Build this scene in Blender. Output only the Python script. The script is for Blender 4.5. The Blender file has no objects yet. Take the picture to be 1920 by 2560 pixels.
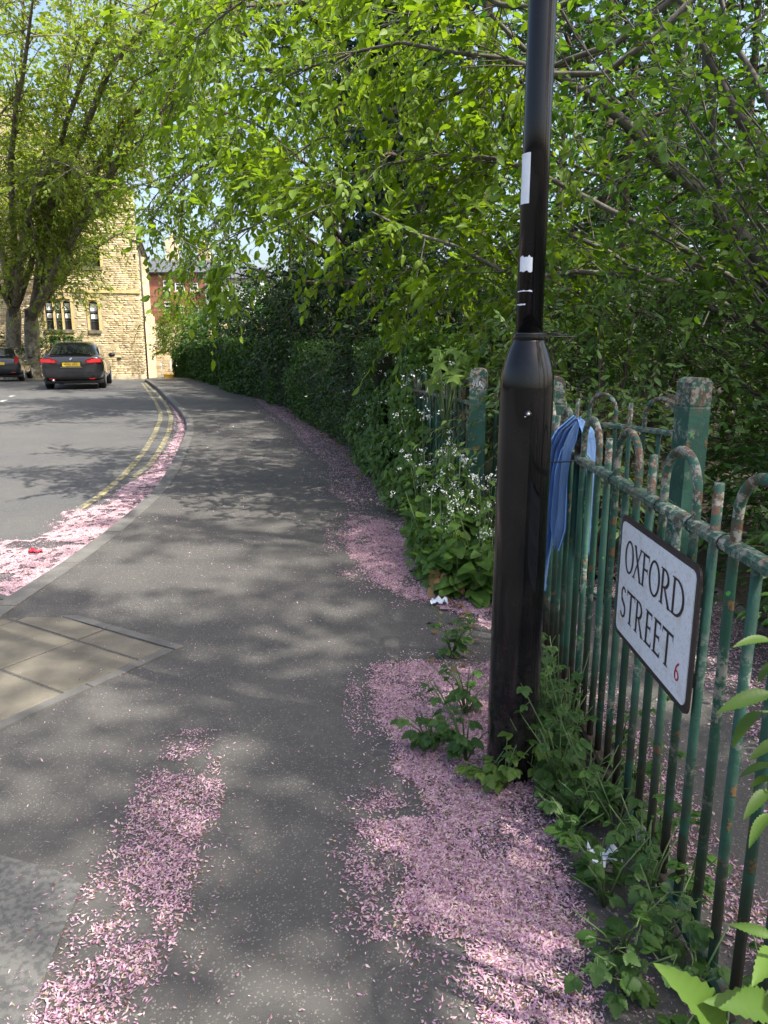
import bpy, math, random
import numpy as np
from mathutils import Vector, Matrix
rng = np.random.default_rng(7)
random.seed(7)
R = math.radians
scene = bpy.context.scene
COL = scene.collection

# ---------------------------------------------------------------- camera
CAM_H, PITCH, LENS = 1.5, R(12.56), 26.0
F = LENS / 36.0 * 2560.0
cam_data = bpy.data.cameras.new('camera')
cam_data.sensor_fit = 'VERTICAL'; cam_data.sensor_height = 36.0; cam_data.lens = LENS
cam_data.clip_start = 0.05; cam_data.clip_end = 2000
cam = bpy.data.objects.new('camera', cam_data); COL.objects.link(cam)
cam.location = (0, 0, CAM_H); cam.rotation_euler = (math.pi / 2 - PITCH, 0, 0)
scene.camera = cam

# ---------------------------------------------------------------- light
SUN_EL = R(54); SUN_H = np.array([0.89, -0.456])          # horizontal direction to the sun
world = bpy.data.worlds.new('World'); scene.world = world; world.use_nodes = True
wn = world.node_tree.nodes; wl = world.node_tree.links
sky = wn.new('ShaderNodeTexSky'); sky.sky_type = 'NISHITA'; sky.sun_disc = False
sky.sun_elevation = SUN_EL; sky.sun_rotation = math.atan2(SUN_H[0], SUN_H[1])
sky.air_density = 1.0; sky.dust_density = 5.0; sky.ozone_density = 1.0
wl.new(sky.outputs[0], wn['Background'].inputs[0]); wn['Background'].inputs[1].default_value = 0.15
sd = bpy.data.lights.new('sun', 'SUN'); sd.energy = 3.9; sd.angle = R(0.55); sd.color = (1, 0.95, 0.86)
sun = bpy.data.objects.new('sun', sd); COL.objects.link(sun)
tosun = Vector((SUN_H[0] * math.cos(SUN_EL), SUN_H[1] * math.cos(SUN_EL), math.sin(SUN_EL)))
sun.rotation_euler = tosun.to_track_quat('Z', 'Y').to_euler(); sun.location = (20, -10, 30)
vs = scene.view_settings
vs.view_transform = 'Standard'; vs.look = 'None'; vs.gamma = 1.0; vs.use_curve_mapping = False
vs.exposure = 1.36
scene.cycles.max_bounces = 8; scene.cycles.diffuse_bounces = 4; scene.cycles.transmission_bounces = 4
scene.cycles.use_denoising = True

# ---------------------------------------------------------------- pixels and ground
_gy = np.linspace(-30, 120, 1501)
_gz = np.interp(_gy, [-30, 0, 6, 23, 30, 36, 42, 70, 120], [0, 0, .03, .27, .2, .07, -.16, -.4, -.5])
_k = np.hanning(31); _k /= _k.sum()
_gz = np.convolve(np.pad(_gz, 15, mode='edge'), _k, 'valid')
_gz[_gy < 4] = 0
def g(y): return np.interp(y, _gy, _gz)
def ray(u, v):
    a = (u - 960) / F; b = (1280 - v) / F
    c, s = math.cos(PITCH), math.sin(PITCH)
    return np.array([a, c + b * s, -s + b * c])
def pY(u, v, Y):
    d = ray(u, v); return np.array([0, 0, CAM_H]) + d * (Y / d[1])
def pX(u, v, X):
    d = ray(u, v); return np.array([0, 0, CAM_H]) + d * (X / d[0])
def pg(u, v, off=0.0):
    d = ray(u, v); z = off
    for _ in range(25):
        t = (z - CAM_H) / d[2]; z = float(g(d[1] * t)) + off
    return np.array([d[0] * t, d[1] * t, z])
def D(u, v): return u * 1920 / 1659., v * 1920 / 1659.
def project(P):
    P = np.asarray(P, float); q = P - np.array([0, 0, CAM_H])
    c, s = math.cos(PITCH), math.sin(PITCH)
    dep = q[:, 1] * c - q[:, 2] * s; up = q[:, 1] * s + q[:, 2] * c
    dd = np.where(dep > .05, dep, 1e9)
    return 960 + F * q[:, 0] / dd, 1280 - F * up / dd, dep

# ---------------------------------------------------------------- mesh helpers
def np_mesh(name, V, faces, rnd=None, smooth=False):
    V = np.asarray(V, dtype=np.float32).reshape(-1, 3)
    fl = [np.asarray(f, dtype=np.int32) for f in faces if len(f)]
    me = bpy.data.meshes.new(name)
    me.vertices.add(len(V)); me.vertices.foreach_set('co', V.ravel())
    tot = sum(f.size for f in fl); npoly = sum(len(f) for f in fl)
    me.loops.add(tot); me.polygons.add(npoly)
    me.loops.foreach_set('vertex_index', np.concatenate([f.ravel() for f in fl]))
    sizes = np.concatenate([np.full(len(f), f.shape[1], np.int32) for f in fl])
    starts = np.concatenate([[0], np.cumsum(sizes)[:-1]]).astype(np.int32)
    me.polygons.foreach_set('loop_start', starts)
    if smooth: me.polygons.foreach_set('use_smooth', np.ones(npoly, dtype=bool))
    me.update(calc_edges=True)
    if rnd is not None:
        a = me.attributes.new('rnd', 'FLOAT', 'POINT'); a.data.foreach_set('value', np.asarray(rnd, np.float32))
    return me
def link(name, me, mat=None, parent=None, loc=None, rot=None):
    o = bpy.data.objects.new(name, me); COL.objects.link(o)
    if mat is not None and me is not None and not me.materials: me.materials.append(mat)
    if parent is not None: o.parent = parent
    if loc is not None: o.location = loc
    if rot is not None: o.rotation_euler = rot
    return o
def tag(o, label=None, cat=None, group=None, kind=None):
    if label: o['label'] = label
    if cat: o['category'] = cat
    if group: o['group'] = group
    if kind: o['kind'] = kind
    return o
def thing(name, label, cat, loc=(0, 0, 0), rz=0, group=None):
    o = bpy.data.objects.new(name, None); COL.objects.link(o); o.empty_display_size = .1
    o.location = loc; o.rotation_euler = (0, 0, rz)
    return tag(o, label, cat, group)

class MB:
    def __init__(s): s.V = []; s.F = []; s.sm = False
    def add(s, verts, faces):
        n = len(s.V); s.V += [tuple(map(float, v)) for v in verts]; s.F += [tuple(i + n for i in f) for f in faces]; return s
    def box(s, c, d, rz=0, tilt=0):
        cx, cy, cz = c; hx, hy, hz = d[0] / 2, d[1] / 2, d[2] / 2
        vs = []
        for sx, sy, sz in ((-1,-1,-1),(1,-1,-1),(1,1,-1),(-1,1,-1),(-1,-1,1),(1,-1,1),(1,1,1),(-1,1,1)):
            x, y = sx * hx, sy * hy
            vs.append((cx + x * math.cos(rz) - y * math.sin(rz), cy + x * math.sin(rz) + y * math.cos(rz), cz + sz * hz))
        return s.add(vs, [(3,2,1,0),(4,5,6,7),(0,1,5,4),(1,2,6,5),(2,3,7,6),(3,0,4,7)])
    def bbox(s, c, d, b=.01, rz=0):                      # box with chamfered top edges
        cx, cy, cz = c; hx, hy, hz = d[0] / 2, d[1] / 2, d[2] / 2
        vs = []
        for z, k in ((-hz, 0), (hz - b, 0), (hz, b)):
            for sx, sy in ((-1,-1),(1,-1),(1,1),(-1,1)):
                x, y = sx * (hx - k), sy * (hy - k)
                vs.append((cx + x * math.cos(rz) - y * math.sin(rz), cy + x * math.sin(rz) + y * math.cos(rz), cz + z))
        f = [(8,9,10,11), (3,2,1,0)]
        for l in (0, 4):
            for i in range(4): f.append((l + i, l + (i + 1) % 4, l + 4 + (i + 1) % 4, l + 4 + i))
        return s.add(vs, f)
    def tube(s, pts, rad, n=8, cap=True):
        P = [Vector(p) for p in pts]; m = len(P)
        rad = [rad] * m if np.isscalar(rad) else list(rad)
        vs = []; ref = None
        for i in range(m):
            t = (P[min(i + 1, m - 1)] - P[max(i - 1, 0)]).normalized()
            if ref is None: ref = Vector((1, 0, 0)) if abs(t.x) < .8 else Vector((0, 1, 0))
            a = (ref - t * ref.dot(t)).normalized(); b = t.cross(a); ref = a
            for k in range(n):
                q = 2 * math.pi * k / n
                vs.append(P[i] + (a * math.cos(q) + b * math.sin(q)) * rad[i])
        f = []
        for i in range(m - 1):
            for k in range(n):
                f.append((i * n + k, i * n + (k + 1) % n, (i + 1) * n + (k + 1) % n, (i + 1) * n + k))
        if cap: f += [tuple(range(n - 1, -1, -1)), tuple((m - 1) * n + k for k in range(n))]
        return s.add(vs, f)
    def lathe(s, prof, n=32, c=(0, 0, 0)):
        vs = []; m = len(prof)
        for r, z in prof:
            for k in range(n):
                q = 2 * math.pi * k / n; vs.append((c[0] + r * math.cos(q), c[1] + r * math.sin(q), c[2] + z))
        f = [(i * n + k, i * n + (k + 1) % n, (i + 1) * n + (k + 1) % n, (i + 1) * n + k) for i in range(m - 1) for k in range(n)]
        f += [tuple(range(n - 1, -1, -1)), tuple((m - 1) * n + k for k in range(n))]
        return s.add(vs, f)
    def grid(s, rows):
        m = len(rows[0]); vs = [p for r in rows for p in r]
        f = [(i * m + j, i * m + j + 1, (i + 1) * m + j + 1, (i + 1) * m + j) for i in range(len(rows) - 1) for j in range(m - 1)]
        return s.add(vs, f)
    def loft(s, rings, cap=True):
        n = len(rings[0]); vs = [p for r in rings for p in r]
        f = [(i * n + k, i * n + (k + 1) % n, (i + 1) * n + (k + 1) % n, (i + 1) * n + k) for i in range(len(rings) - 1) for k in range(n)]
        if cap: f += [tuple(range(n - 1, -1, -1)), tuple((len(rings) - 1) * n + k for k in range(n))]
        return s.add(vs, f)
    def mesh(s, name, smooth=False):
        me = bpy.data.meshes.new(name); me.from_pydata(s.V, [], s.F)
        if smooth: me.polygons.foreach_set('use_smooth', [True] * len(me.polygons))
        me.update(); return me
    def build(s, name, mat, parent=None, smooth=False, **k):
        return link(name, s.mesh(name, smooth), mat, parent, **k)

# ---------------------------------------------------------------- materials
class NT:
    def __init__(s, name):
        s.m = bpy.data.materials.new(name); s.m.use_nodes = True
        s.t = s.m.node_tree; s.n = s.t.nodes; s.b = s.n['Principled BSDF']; s.out = s.n['Material Output']
    def new(s, typ, **k):
        n = s.n.new('ShaderNode' + typ)
        for a, b in k.items(): setattr(n, a, b)
        return n
    def L(s, a, b): s.t.links.new(a, b)
    def coord(s, kind='Object'): return s.new('TexCoord').outputs[kind]
    def pos(s): return s.new('NewGeometry').outputs['Position']
    def noise(s, vec, scale, detail=4, rough=.55, dist=0):
        n = s.new('TexNoise'); n.inputs['Scale'].default_value = scale; n.inputs['Detail'].default_value = detail
        n.inputs['Roughness'].default_value = rough; n.inputs['Distortion'].default_value = dist
        if vec is not None: s.L(vec, n.inputs['Vector'])
        return n.outputs[0]
    def vor(s, vec, scale, out='Color', feature='F1'):
        n = s.new('TexVoronoi', feature=feature); n.inputs['Scale'].default_value = scale
        s.L(vec, n.inputs['Vector']); return n.outputs[out]
    def ramp(s, fac, stops, mode='LINEAR'):
        r = s.new('ValToRGB'); cr = r.color_ramp; cr.interpolation = mode
        while len(cr.elements) < len(stops): cr.elements.new(.5)
        for e, (p, c) in zip(cr.elements, stops):
            e.position = p; e.color = (c, c, c, 1) if np.isscalar(c) else (*c, 1)
        s.L(fac, r.inputs[0]); return r.outputs[0]
    def mix(s, fac, a, b, mode='MIX'):
        m = s.new('MixRGB', blend_type=mode)
        for i, x in enumerate((fac, a, b)):
            if isinstance(x, (int, float)): m.inputs[i].default_value = x if i == 0 else (x, x, x, 1)
            elif isinstance(x, tuple): m.inputs[i].default_value = (*x, 1)
            else: s.L(x, m.inputs[i])
        return m.outputs[0]
    def math(s, op, a, b=0.0):
        m = s.new('Math', operation=op)
        for i, x in enumerate((a, b)):
            if isinstance(x, (int, float)): m.inputs[i].default_value = x
            else: s.L(x, m.inputs[i])
        return m.outputs[0]
    def bump(s, h, strength=.3, dist=.01):
        b = s.new('Bump'); b.inputs['Strength'].default_value = strength; b.inputs['Distance'].default_value = dist
        s.L(h, b.inputs['Height']); s.L(b.outputs[0], s.b.inputs['Normal']); return b.outputs[0]
    def set(s, color=None, rough=.6, metal=0, spec=None):
        if color is not None:
            if isinstance(color, tuple): s.b.inputs['Base Color'].default_value = (*color, 1)
            else: s.L(color, s.b.inputs['Base Color'])
        if isinstance(rough, (int, float)): s.b.inputs['Roughness'].default_value = rough
        else: s.L(rough, s.b.inputs['Roughness'])
        s.b.inputs['Metallic'].default_value = metal
        if spec is not None: s.b.inputs['Specular IOR Level'].default_value = spec
        return s.m

def simple(name, c1, c2=None, scale=8, rough=.6, bump=0, bscale=None, metal=0, spec=None, bdist=.005):
    n = NT(name)
    if c2 is None: return n.set(c1, rough, metal, spec)
    p = n.pos(); f = n.noise(p, scale)
    if bump: n.bump(n.noise(p, bscale or scale * 4), bump, bdist)
    return n.set(n.ramp(f, [(.35, c1), (.65, c2)]), rough, metal, spec)

def leaf_mat(name, dark, mid, light, trans=.45, tint=(1.5, 1.45, .5), gloss=.5):
    n = NT(name)
    at = n.new('Attribute', attribute_name='rnd').outputs['Fac']
    oi = n.new('ObjectInfo').outputs['Random']
    f = n.math('FRACT', n.math('ADD', at, oi))
    big = n.noise(n.pos(), .9, 2)
    f2 = n.math('ADD', n.math('MULTIPLY', f, .65), n.math('MULTIPLY', n.math('SUBTRACT', big, .3), .6))
    col = n.ramp(f2, [(.05, dark), (.45, mid), (.95, light)])
    n.set(col, gloss, 0, .35)
    tr = n.new('BsdfTranslucent')
    n.L(n.mix(1.0, col, tuple(tint), 'MULTIPLY'), tr.inputs['Color'])
    ms = n.new('MixShader'); ms.inputs[0].default_value = trans
    n.L(n.b.outputs[0], ms.inputs[1]); n.L(tr.outputs[0], ms.inputs[2]); n.L(ms.outputs[0], n.out.inputs[0])
    return n.m

M = {}
def mats():
    # worn asphalt
    for nm, a, b, sc in (('pavement_asphalt', (.052, .050, .047), (.088, .085, .079), 420), ('road_asphalt', (.062, .063, .064), (.098, .098, .097), 380)):
        n = NT(nm); p = n.pos()
        big = n.noise(p, 1.3, 5, .6); fine = n.noise(p, sc, 2, .7); grit = n.vor(p, sc * .55, 'Color')
        base = n.mix(n.ramp(fine, [(.35, 0.), (.7, 1.)]), a, b)
        sp = n.ramp(grit, [(.80, 0.), (.86, 1.)])
        base = n.mix(n.math('MULTIPLY', sp, .55), base, (.27, .25, .22))
        base = n.mix(n.math('MULTIPLY', n.ramp(big, [(.4, 0.), (.7, 1.)]), .45), base, (.115, .108, .096))
        crack = n.ramp(n.noise(p, 2.6, 8, .7, 1.5), [(.493, 0.), (.5, 1.), (.507, 0.)])
        base = n.mix(n.math('MULTIPLY', crack, .4), base, (.02, .02, .02))
        n.bump(fine, .5, .004); M[nm] = n.set(base, .88, 0, .3)
    n = NT('coarse_concrete'); p = n.pos(); v = n.vor(p, 70); f = n.noise(p, 300, 2)
    M['coarse'] = n.set(n.mix(n.ramp(n.noise(p, 55, 3), [(.42, 0.), (.56, 1.)]), (.075, .075, .07), (.12, .117, .107)), .9); n.bump(f, .5, .004)
    n = NT('paving_concrete'); p = n.pos()
    c = n.ramp(n.noise(p, 5, 6, .65), [(.3, (.095, .085, .062)), (.7, (.165, .148, .112))])
    c = n.mix(n.ramp(n.noise(p, 160, 3), [(.6, 0.), (.75, .5)]), c, (.06, .055, .045)); n.bump(n.noise(p, 250, 3), .4, .003)
    M['slab'] = n.set(c, .9)
    n = NT('kerb_concrete'); p = n.pos()
    c = n.ramp(n.noise(p, 4, 6, .65), [(.3, (.075, .072, .066)), (.7, (.14, .135, .122))])
    c = n.mix(n.ramp(n.noise(p, 220, 3), [(.55, 0.), (.75, .6)]), c, (.07, .066, .06)); n.bump(n.noise(p, 250, 3), .4, .003)
    M['kerb'] = n.set(c, .9)
    n = NT('soil'); p = n.pos()
    M['soil'] = n.set(n.ramp(n.noise(p, 9, 7, .7), [(.3, (.018, .014, .008)), (.55, (.045, .034, .02)), (.75, (.03, .045, .014))]), .95); n.bump(n.noise(p, 40, 5), .8, .03)
    n = NT('yellow_paint'); p = n.pos()
    M['yellow'] = n.set(n.mix(n.ramp(n.noise(p, 14, 8, .75), [(.48, 0.), (.58, 1.)]), (.10, .097, .08), (.36, .30, .125)), .8)
    n = NT('white_paint'); p = n.pos()
    M['white_line'] = n.set(n.mix(n.ramp(n.noise(p, 12, 8, .75), [(.42, 0.), (.54, 1.)]), (.10, .10, .098), (.52, .51, .48)), .8)
    # petals
    n = NT('petal'); at = n.new('Attribute', attribute_name='rnd').outputs['Fac']
    c = n.ramp(at, [(0., (.07, .04, .022)), (.10, (.22, .13, .08)), (.20, (.36, .185, .28)), (.36, (.47, .26, .37)), (.58, (.56, .35, .45)), (.80, (.64, .48, .51)), (.93, (.61, .51, .43)), (1., (.32, .26, .15))])
    n.set(c, .6, 0, .3); tr = n.new('BsdfTranslucent'); n.L(c, tr.inputs[0]); ms = n.new('MixShader'); ms.inputs[0].default_value = .25
    n.L(n.b.outputs[0], ms.inputs[1]); n.L(tr.outputs[0], ms.inputs[2]); n.L(ms.outputs[0], n.out.inputs[0]); M['petal'] = n.m
    n = NT('petal_mat'); p = n.pos(); v = n.vor(p, 150, 'Color'); s_ = n.new('SeparateColor'); n.L(v, s_.inputs[0])
    c = n.ramp(s_.outputs[0], [(0., (.08, .05, .03)), (.3, (.24, .15, .11)), (.5, (.44, .27, .33)), (.75, (.56, .38, .45)), (1., (.66, .52, .48))])
    n.bump(n.vor(p, 150, 'Distance'), .6, .006); M['petal_mat'] = n.set(c, .7)
    # foliage
    M['bright_leaf'] = leaf_mat('bright_leaf', (.080, .150, .012), (.145, .240, .018), (.21, .30, .025), .52)
    M['mid_leaf'] = leaf_mat('mid_leaf', (.022, .070, .012), (.044, .122, .019), (.080, .175, .026), .38, (1.35, 1.4, .5))
    M['hazel_leaf'] = leaf_mat('hazel_leaf', (.050, .115, .014), (.092, .18, .02), (.145, .24, .026), .48, (1.4, 1.45, .5))
    M['dark_leaf'] = leaf_mat('dark_leaf', (.009, .028, .007), (.017, .048, .010), (.032, .078, .016), .2, gloss=.4)
    M['ivy_leaf'] = leaf_mat('ivy_leaf', (.008, .024, .006), (.014, .038, .009), (.026, .06, .014), .15, gloss=.35)
    M['olive_leaf'] = leaf_mat('olive_leaf', (.12, .175, .025), (.18, .255, .035), (.25, .285, .06), .55)
    M['hedge_leaf'] = leaf_mat('hedge_leaf', (.020, .050, .009), (.038, .090, .015), (.07, .135, .022), .3)
    M['bank_leaf'] = leaf_mat('bank_leaf', (.045, .10, .016), (.08, .165, .026), (.125, .215, .036), .4)
    M['weed_leaf'] = leaf_mat('weed_leaf', (.028, .072, .014), (.048, .112, .02), (.075, .15, .026), .35)
    M['lime_leaf'] = leaf_mat('lime_leaf', (.075, .14, .025), (.105, .185, .03), (.15, .23, .04), .4)
    M['shoot_leaf'] = leaf_mat('shoot_leaf', (.040, .085, .015), (.065, .125, .02), (.10, .175, .03), .35)
    M['elder_leaf'] = leaf_mat('elder_leaf', (.075, .15, .035), (.12, .215, .06), (.16, .25, .08), .4)
    M['dead_leaf'] = leaf_mat('dead_leaf', (.16, .09, .03), (.25, .15, .06), (.33, .22, .1), .3, (1, .9, .6))
    M['seed'] = leaf_mat('seed', (.20, .13, .06), (.30, .21, .09), (.38, .29, .12), .3, (1, .9, .6))
    M['flower'] = simple('flower_white', (.82, .83, .76), rough=.6)
    M['stem'] = simple('green_stem', (.06, .11, .03), (.09, .14, .04), 20, .6)
    M['core'] = simple('painted_shade_core', (.010, .016, .005), (.022, .03, .01), 6, .95)  # solid filler for foliage; the shade inside is put into its colour
    n = NT('bark_grey'); p = n.pos(); f = n.noise(p, 9, 8, .7)
    M['bark'] = n.set(n.ramp(f, [(.3, (.04, .034, .026)), (.5, (.095, .085, .068)), (.72, (.17, .155, .12))]), .9); n.bump(f, .6, .02)
    n = NT('bark_brown'); p = n.pos(); f = n.noise(p, 14, 8, .7)
    M['bark_brown'] = n.set(n.ramp(f, [(.3, (.032, .022, .014)), (.6, (.085, .062, .042)), (.8, (.13, .10, .07))]), .9); n.bump(f, .6, .015)
    n = NT('bark_plane'); p = n.pos(); f = n.noise(p, 3.2, 4, .6)
    c = n.ramp(f, [(.40, (.07, .055, .038)), (.47, (.14, .12, .085)), (.55, (.24, .215, .15)), (.66, (.11, .10, .06))])
    c = n.mix(.35, c, n.ramp(n.noise(p, 26, 5), [(.3, (.03, .026, .02)), (.7, (.26, .23, .17))])); M['bark_plane'] = n.set(c, .9); n.bump(n.noise(p, 24, 6), .7, .03)
    # railing paint: green over rust, grey lichen
    for key, nm, zA, zB in (('paint', 'peeling_green_paint', 1.0, 1.12), ('paint_post', 'peeling_post_paint', 1.17, 1.24)):
        n = NT(nm); p = n.pos()
        col = n.ramp(n.noise(p, 7, 4), [(.3, (.018, .066, .043)), (.7, (.036, .110, .074))])
        tan = n.mix(n.noise(p, 30, 4), (.10, .062, .026), (.24, .16, .07))
        rust = n.mix(n.noise(p, 45, 4), (.085, .04, .022), (.16, .085, .055))
        m1 = n.ramp(n.noise(p, 11, 7, .65), [(.61, 0.), (.63, 1.)]); m2 = n.ramp(n.noise(p, 19, 8, .7, .6), [(.57, 0.), (.60, 1.)])
        col = n.mix(m1, col, tan); 
        sep = n.new('SeparateXYZ'); n.L(p, sep.inputs[0])
        top = n.ramp(sep.outputs[2], [(.98, 0.), (1.0, 1.)])     # tops of rails and hoops carry rust and lichen
        topm = n.new('MapRange'); n.L(sep.outputs[2], topm.inputs[0]); topm.inputs[1].default_value = zA; topm.inputs[2].default_value = zB
        col = n.mix(n.math('MULTIPLY', n.ramp(n.noise(p, 23, 7, .7), [(.50, 0.), (.56, 1.)]), topm.outputs[0]), col, rust)
        lich = n.ramp(n.noise(p, 37, 7, .75), [(.50, 0.), (.56, 1.)])
        lm = n.math('MULTIPLY', lich, n.math('ADD', n.math('MULTIPLY', topm.outputs[0], .8), n.math('MULTIPLY', n.ramp(n.noise(p, 4, 2), [(.55, 0.), (.62, 1.)]), .7)))
        col = n.mix(lm, col, (.30, .29, .24))
        low = n.new('MapRange'); n.L(sep.outputs[2], low.inputs[0]); low.inputs[1].default_value = .62; low.inputs[2].default_value = .12
        col = n.mix(n.math('MULTIPLY', n.ramp(n.noise(p, 6, 6), [(.42, 0.), (.50, 1.)]), low.outputs[0]), col, n.mix(n.noise(p, 50, 4), (.022, .018, .013), (.06, .045, .03)))
        lime = n.ramp(n.noise(p, 16, 2), [(.73, 0.), (.75, 1.)]); col = n.mix(lime, col, (.10, .38, .06))
        n.bump(n.math('ADD', m1, n.noise(p, 60, 5)), .7, .004)
        M[key] = n.set(col, .65, 0, .35)
    # lamp post paint
    n = NT('black_gloss_paint'); p = n.pos()
    sc = n.ramp(n.noise(p, 260, 2, .8), [(.70, 0.), (.76, 1.)]); dirt = n.noise(p, 5, 6, .7)
    col = n.mix(n.math('MULTIPLY', sc, .25), n.ramp(dirt, [(.3, (.004, .004, .005)), (.75, (.012, .012, .012))]), (.30, .29, .27))
    sz_ = n.new('SeparateXYZ'); n.L(p, sz_.inputs[0]); dm = n.new('MapRange'); n.L(sz_.outputs[2], dm.inputs[0]); dm.inputs[1].default_value = .55; dm.inputs[2].default_value = 0.
    col = n.mix(n.math('MULTIPLY', n.math('MULTIPLY', n.ramp(n.noise(p, 22, 7, .75), [(.42, 0.), (.7, 1.)]), dm.outputs[0]), .7), col, (.075, .068, .058))
    ms_ = n.new('Mapping'); ms_.inputs['Scale'].default_value = (60, 60, 6); n.L(p, ms_.inputs[0]); col = n.mix(n.math('MULTIPLY', n.ramp(n.noise(ms_.outputs[0], 3, 6, .8), [(.66, 0.), (.72, 1.)]), .12), col, (.3, .29, .27))
    n.bump(n.noise(p, 30, 3), .05, .002); M['post'] = n.set(col, n.ramp(dirt, [(.3, .05), (.8, .2)]), 0, .32)
    n = NT('sign_white'); p = n.pos()
    sp = n.ramp(n.noise(p, 130, 6, .8), [(.52, 0.), (.66, .8)]); st = n.ramp(n.noise(p, 16, 5), [(.54, 0.), (.70, .5)])
    M['sign'] = n.set(n.mix(st, n.mix(sp, (.75, .76, .78), (.36, .36, .33)), (.48, .44, .33)), .45)
    M['black'] = simple('black_print', (.022, .016, .015), (.035, .026, .024), 60, .5)
    M['red'] = simple('red_print', (.45, .012, .03), rough=.5)
    M['rubber'] = simple('black_rubber', (.012, .012, .012), rough=.7)
    M['plastic'] = simple('black_plastic', (.014, .014, .015), rough=.45)
    M['grey_tie'] = simple('grey_tie', (.17, .17, .165), rough=.5)
    M['steel'] = simple('steel', (.5, .5, .5), rough=.35, metal=1)
    M['paper'] = simple('white_paper', (.78, .80, .83), (.70, .73, .78), 40, .8)
    n = NT('knit_blue'); p = n.coord('UV')
    w = n.new('TexWave', bands_direction='X'); w.inputs['Scale'].default_value = 34; w.inputs['Distortion'].default_value = 1.4; n.L(p, w.inputs['Vector'])
    n.bump(w.outputs[1], .9, .004)
    M['knit'] = n.set(n.mix(w.outputs[1], (.24, .45, .86), (.31, .53, .92)), .9)
    # masonry
    n = NT('sandstone'); p = n.pos(); oi = n.new('ObjectInfo').outputs['Random']; at = n.new('Attribute', attribute_name='rnd').outputs['Fac']
    f = n.math('FRACT', n.math('ADD', at, oi))
    c = n.ramp(f, [(0., (.38, .29, .17)), (.3, (.56, .45, .27)), (.7, (.66, .55, .35)), (.92, (.58, .50, .36)), (1., (.36, .30, .22))])
    c = n.mix(.6, c, n.ramp(n.noise(p, 1.1, 6, .65), [(.3, (.45, .40, .32)), (.55, (1., .98, .95))]), 'MULTIPLY')
    n.bump(n.noise(p, 14, 5), .7, .03); M['stone'] = n.set(c, .9)
    M['ashlar'] = simple('dressed_stone', (.48, .35, .15), (.58, .44, .21), 3, .85, .3, 20)
    M['sill'] = simple('weathered_sill', (.10, .085, .06), (.2, .17, .11), 5, .9)
    M['mortar'] = simple('mortar', (.34, .27, .17), (.44, .36, .23), 6, .95)
    n = NT('red_brick'); p = n.coord('Object'); b = n.new('TexBrick'); n.L(p, b.inputs[0]); b.inputs['Scale'].default_value = 4.5
    mp = n.new('Mapping'); mp.inputs['Rotation'].default_value = (math.pi / 2, 0, 0); n.L(p, mp.inputs[0]); n.L(mp.outputs[0], b.inputs[0])
    b.inputs['Color1'].default_value = (.26, .07, .04, 1); b.inputs['Color2'].default_value = (.36, .13, .07, 1); b.inputs['Mortar'].default_value = (.3, .22, .17, 1); b.inputs['Mortar Size'].default_value = .015
    M['brick'] = n.set(b.outputs[0], .9)
    M['slate'] = simple('slate', (.055, .06, .07), (.10, .105, .115), 5, .7)
    M['render'] = simple('white_render', (.74, .74, .72), (.66, .66, .64), 2, .85)
    M['upvc'] = simple('white_frame', (.8, .8, .78), rough=.4)
    M['lead'] = simple('grey_frame', (.075, .08, .085), rough=.5)
    M['iron'] = simple('iron', (.02, .02, .022), rough=.55)
    n = NT('window_glass'); M['glass'] = n.set((.02, .024, .028), .04, 0, .8)
    M['blind'] = simple('window_blind', (.72, .75, .8), rough=.7)
    M['galv'] = simple('galvanised', (.55, .57, .6), rough=.45, metal=.6)
    M['grit'] = simple('yellow_plastic', (.52, .30, .04), (.45, .26, .04), 10, .6)
    # cars
    n = NT('car_grey_paint'); n.b.inputs['Coat Weight'].default_value = 1; n.b.inputs['Coat Roughness'].default_value = .04; M['car_grey'] = n.set((.028, .029, .032), .35, .6)
    n = NT('car_black_paint'); n.b.inputs['Coat Weight'].default_value = 1; n.b.inputs['Coat Roughness'].default_value = .05; M['car_black'] = n.set((.012, .014, .018), .3, .4)
    M['car_glass'] = NT('car_glass').set((.010, .012, .014), .03, 0, .9)
    n = NT('tail_red'); M['tail'] = n.set((.32, .008, .012), .15, 0, .6)
    n = NT('tail_lit'); n.b.inputs['Emission Color'].default_value = (1, .06, .05, 1); n.b.inputs['Emission Strength'].default_value = .25; M['tail_lit'] = n.set((.6, .02, .03), .3)
    M['plate'] = simple('plate_yellow', (.72, .50, .035), rough=.4)
    M['chrome'] = simple('chrome', (.7, .7, .7), rough=.12, metal=1)
    M['blue'] = simple('emblem_blue', (.05, .15, .5), rough=.3)
    M['white'] = simple('plain_white', (.8, .8, .8), rough=.5)
mats()

# ================================================================ GROUND
KERB_PX = [(x * .3376, 900 + y * .3376) for x, y in [(0,1785),(150,1690),(300,1600),(540,1440),(720,1310),(900,1170),(1100,1000),(1210,860),(1290,720),(1350,590),(1382,500),(1375,440),(1330,370),(1250,290),(1180,220),(1110,165),(1090,152)]]
KERB = np.array([pg(u, v) for u, v in KERB_PX])
_d = KERB[1] - KERB[0]; _pre = KERB[0] - _d / _d[1] * 9.0
_e = KERB[-1] - KERB[-4]
KY = np.concatenate([[_pre[1]], KERB[:, 1], [KERB[-1, 1] + 3]]); KX = np.concatenate([[_pre[0]], KERB[:, 0], [KERB[-1, 0] + 3 * _e[0] / _e[1]]])
_ys = np.linspace(KY[0], KY[-1], 900); _xs = np.interp(_ys, KY, KX)
_kk = np.hanning(25); _kk /= _kk.sum(); _xs = np.convolve(np.pad(_xs, 12, mode='edge'), _kk, 'valid')
def kx(y): return np.interp(y, _ys, _xs)
KEND = float(KERB[-1, 1])
HEDGE_PX = [(434, 943), (578, 983), (694, 1018), (787, 1076), (833, 1108), (865, 1135), (953, 1227), (1015, 1295), (1047, 1350), (1075, 1420), (1105, 1480)]
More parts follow.
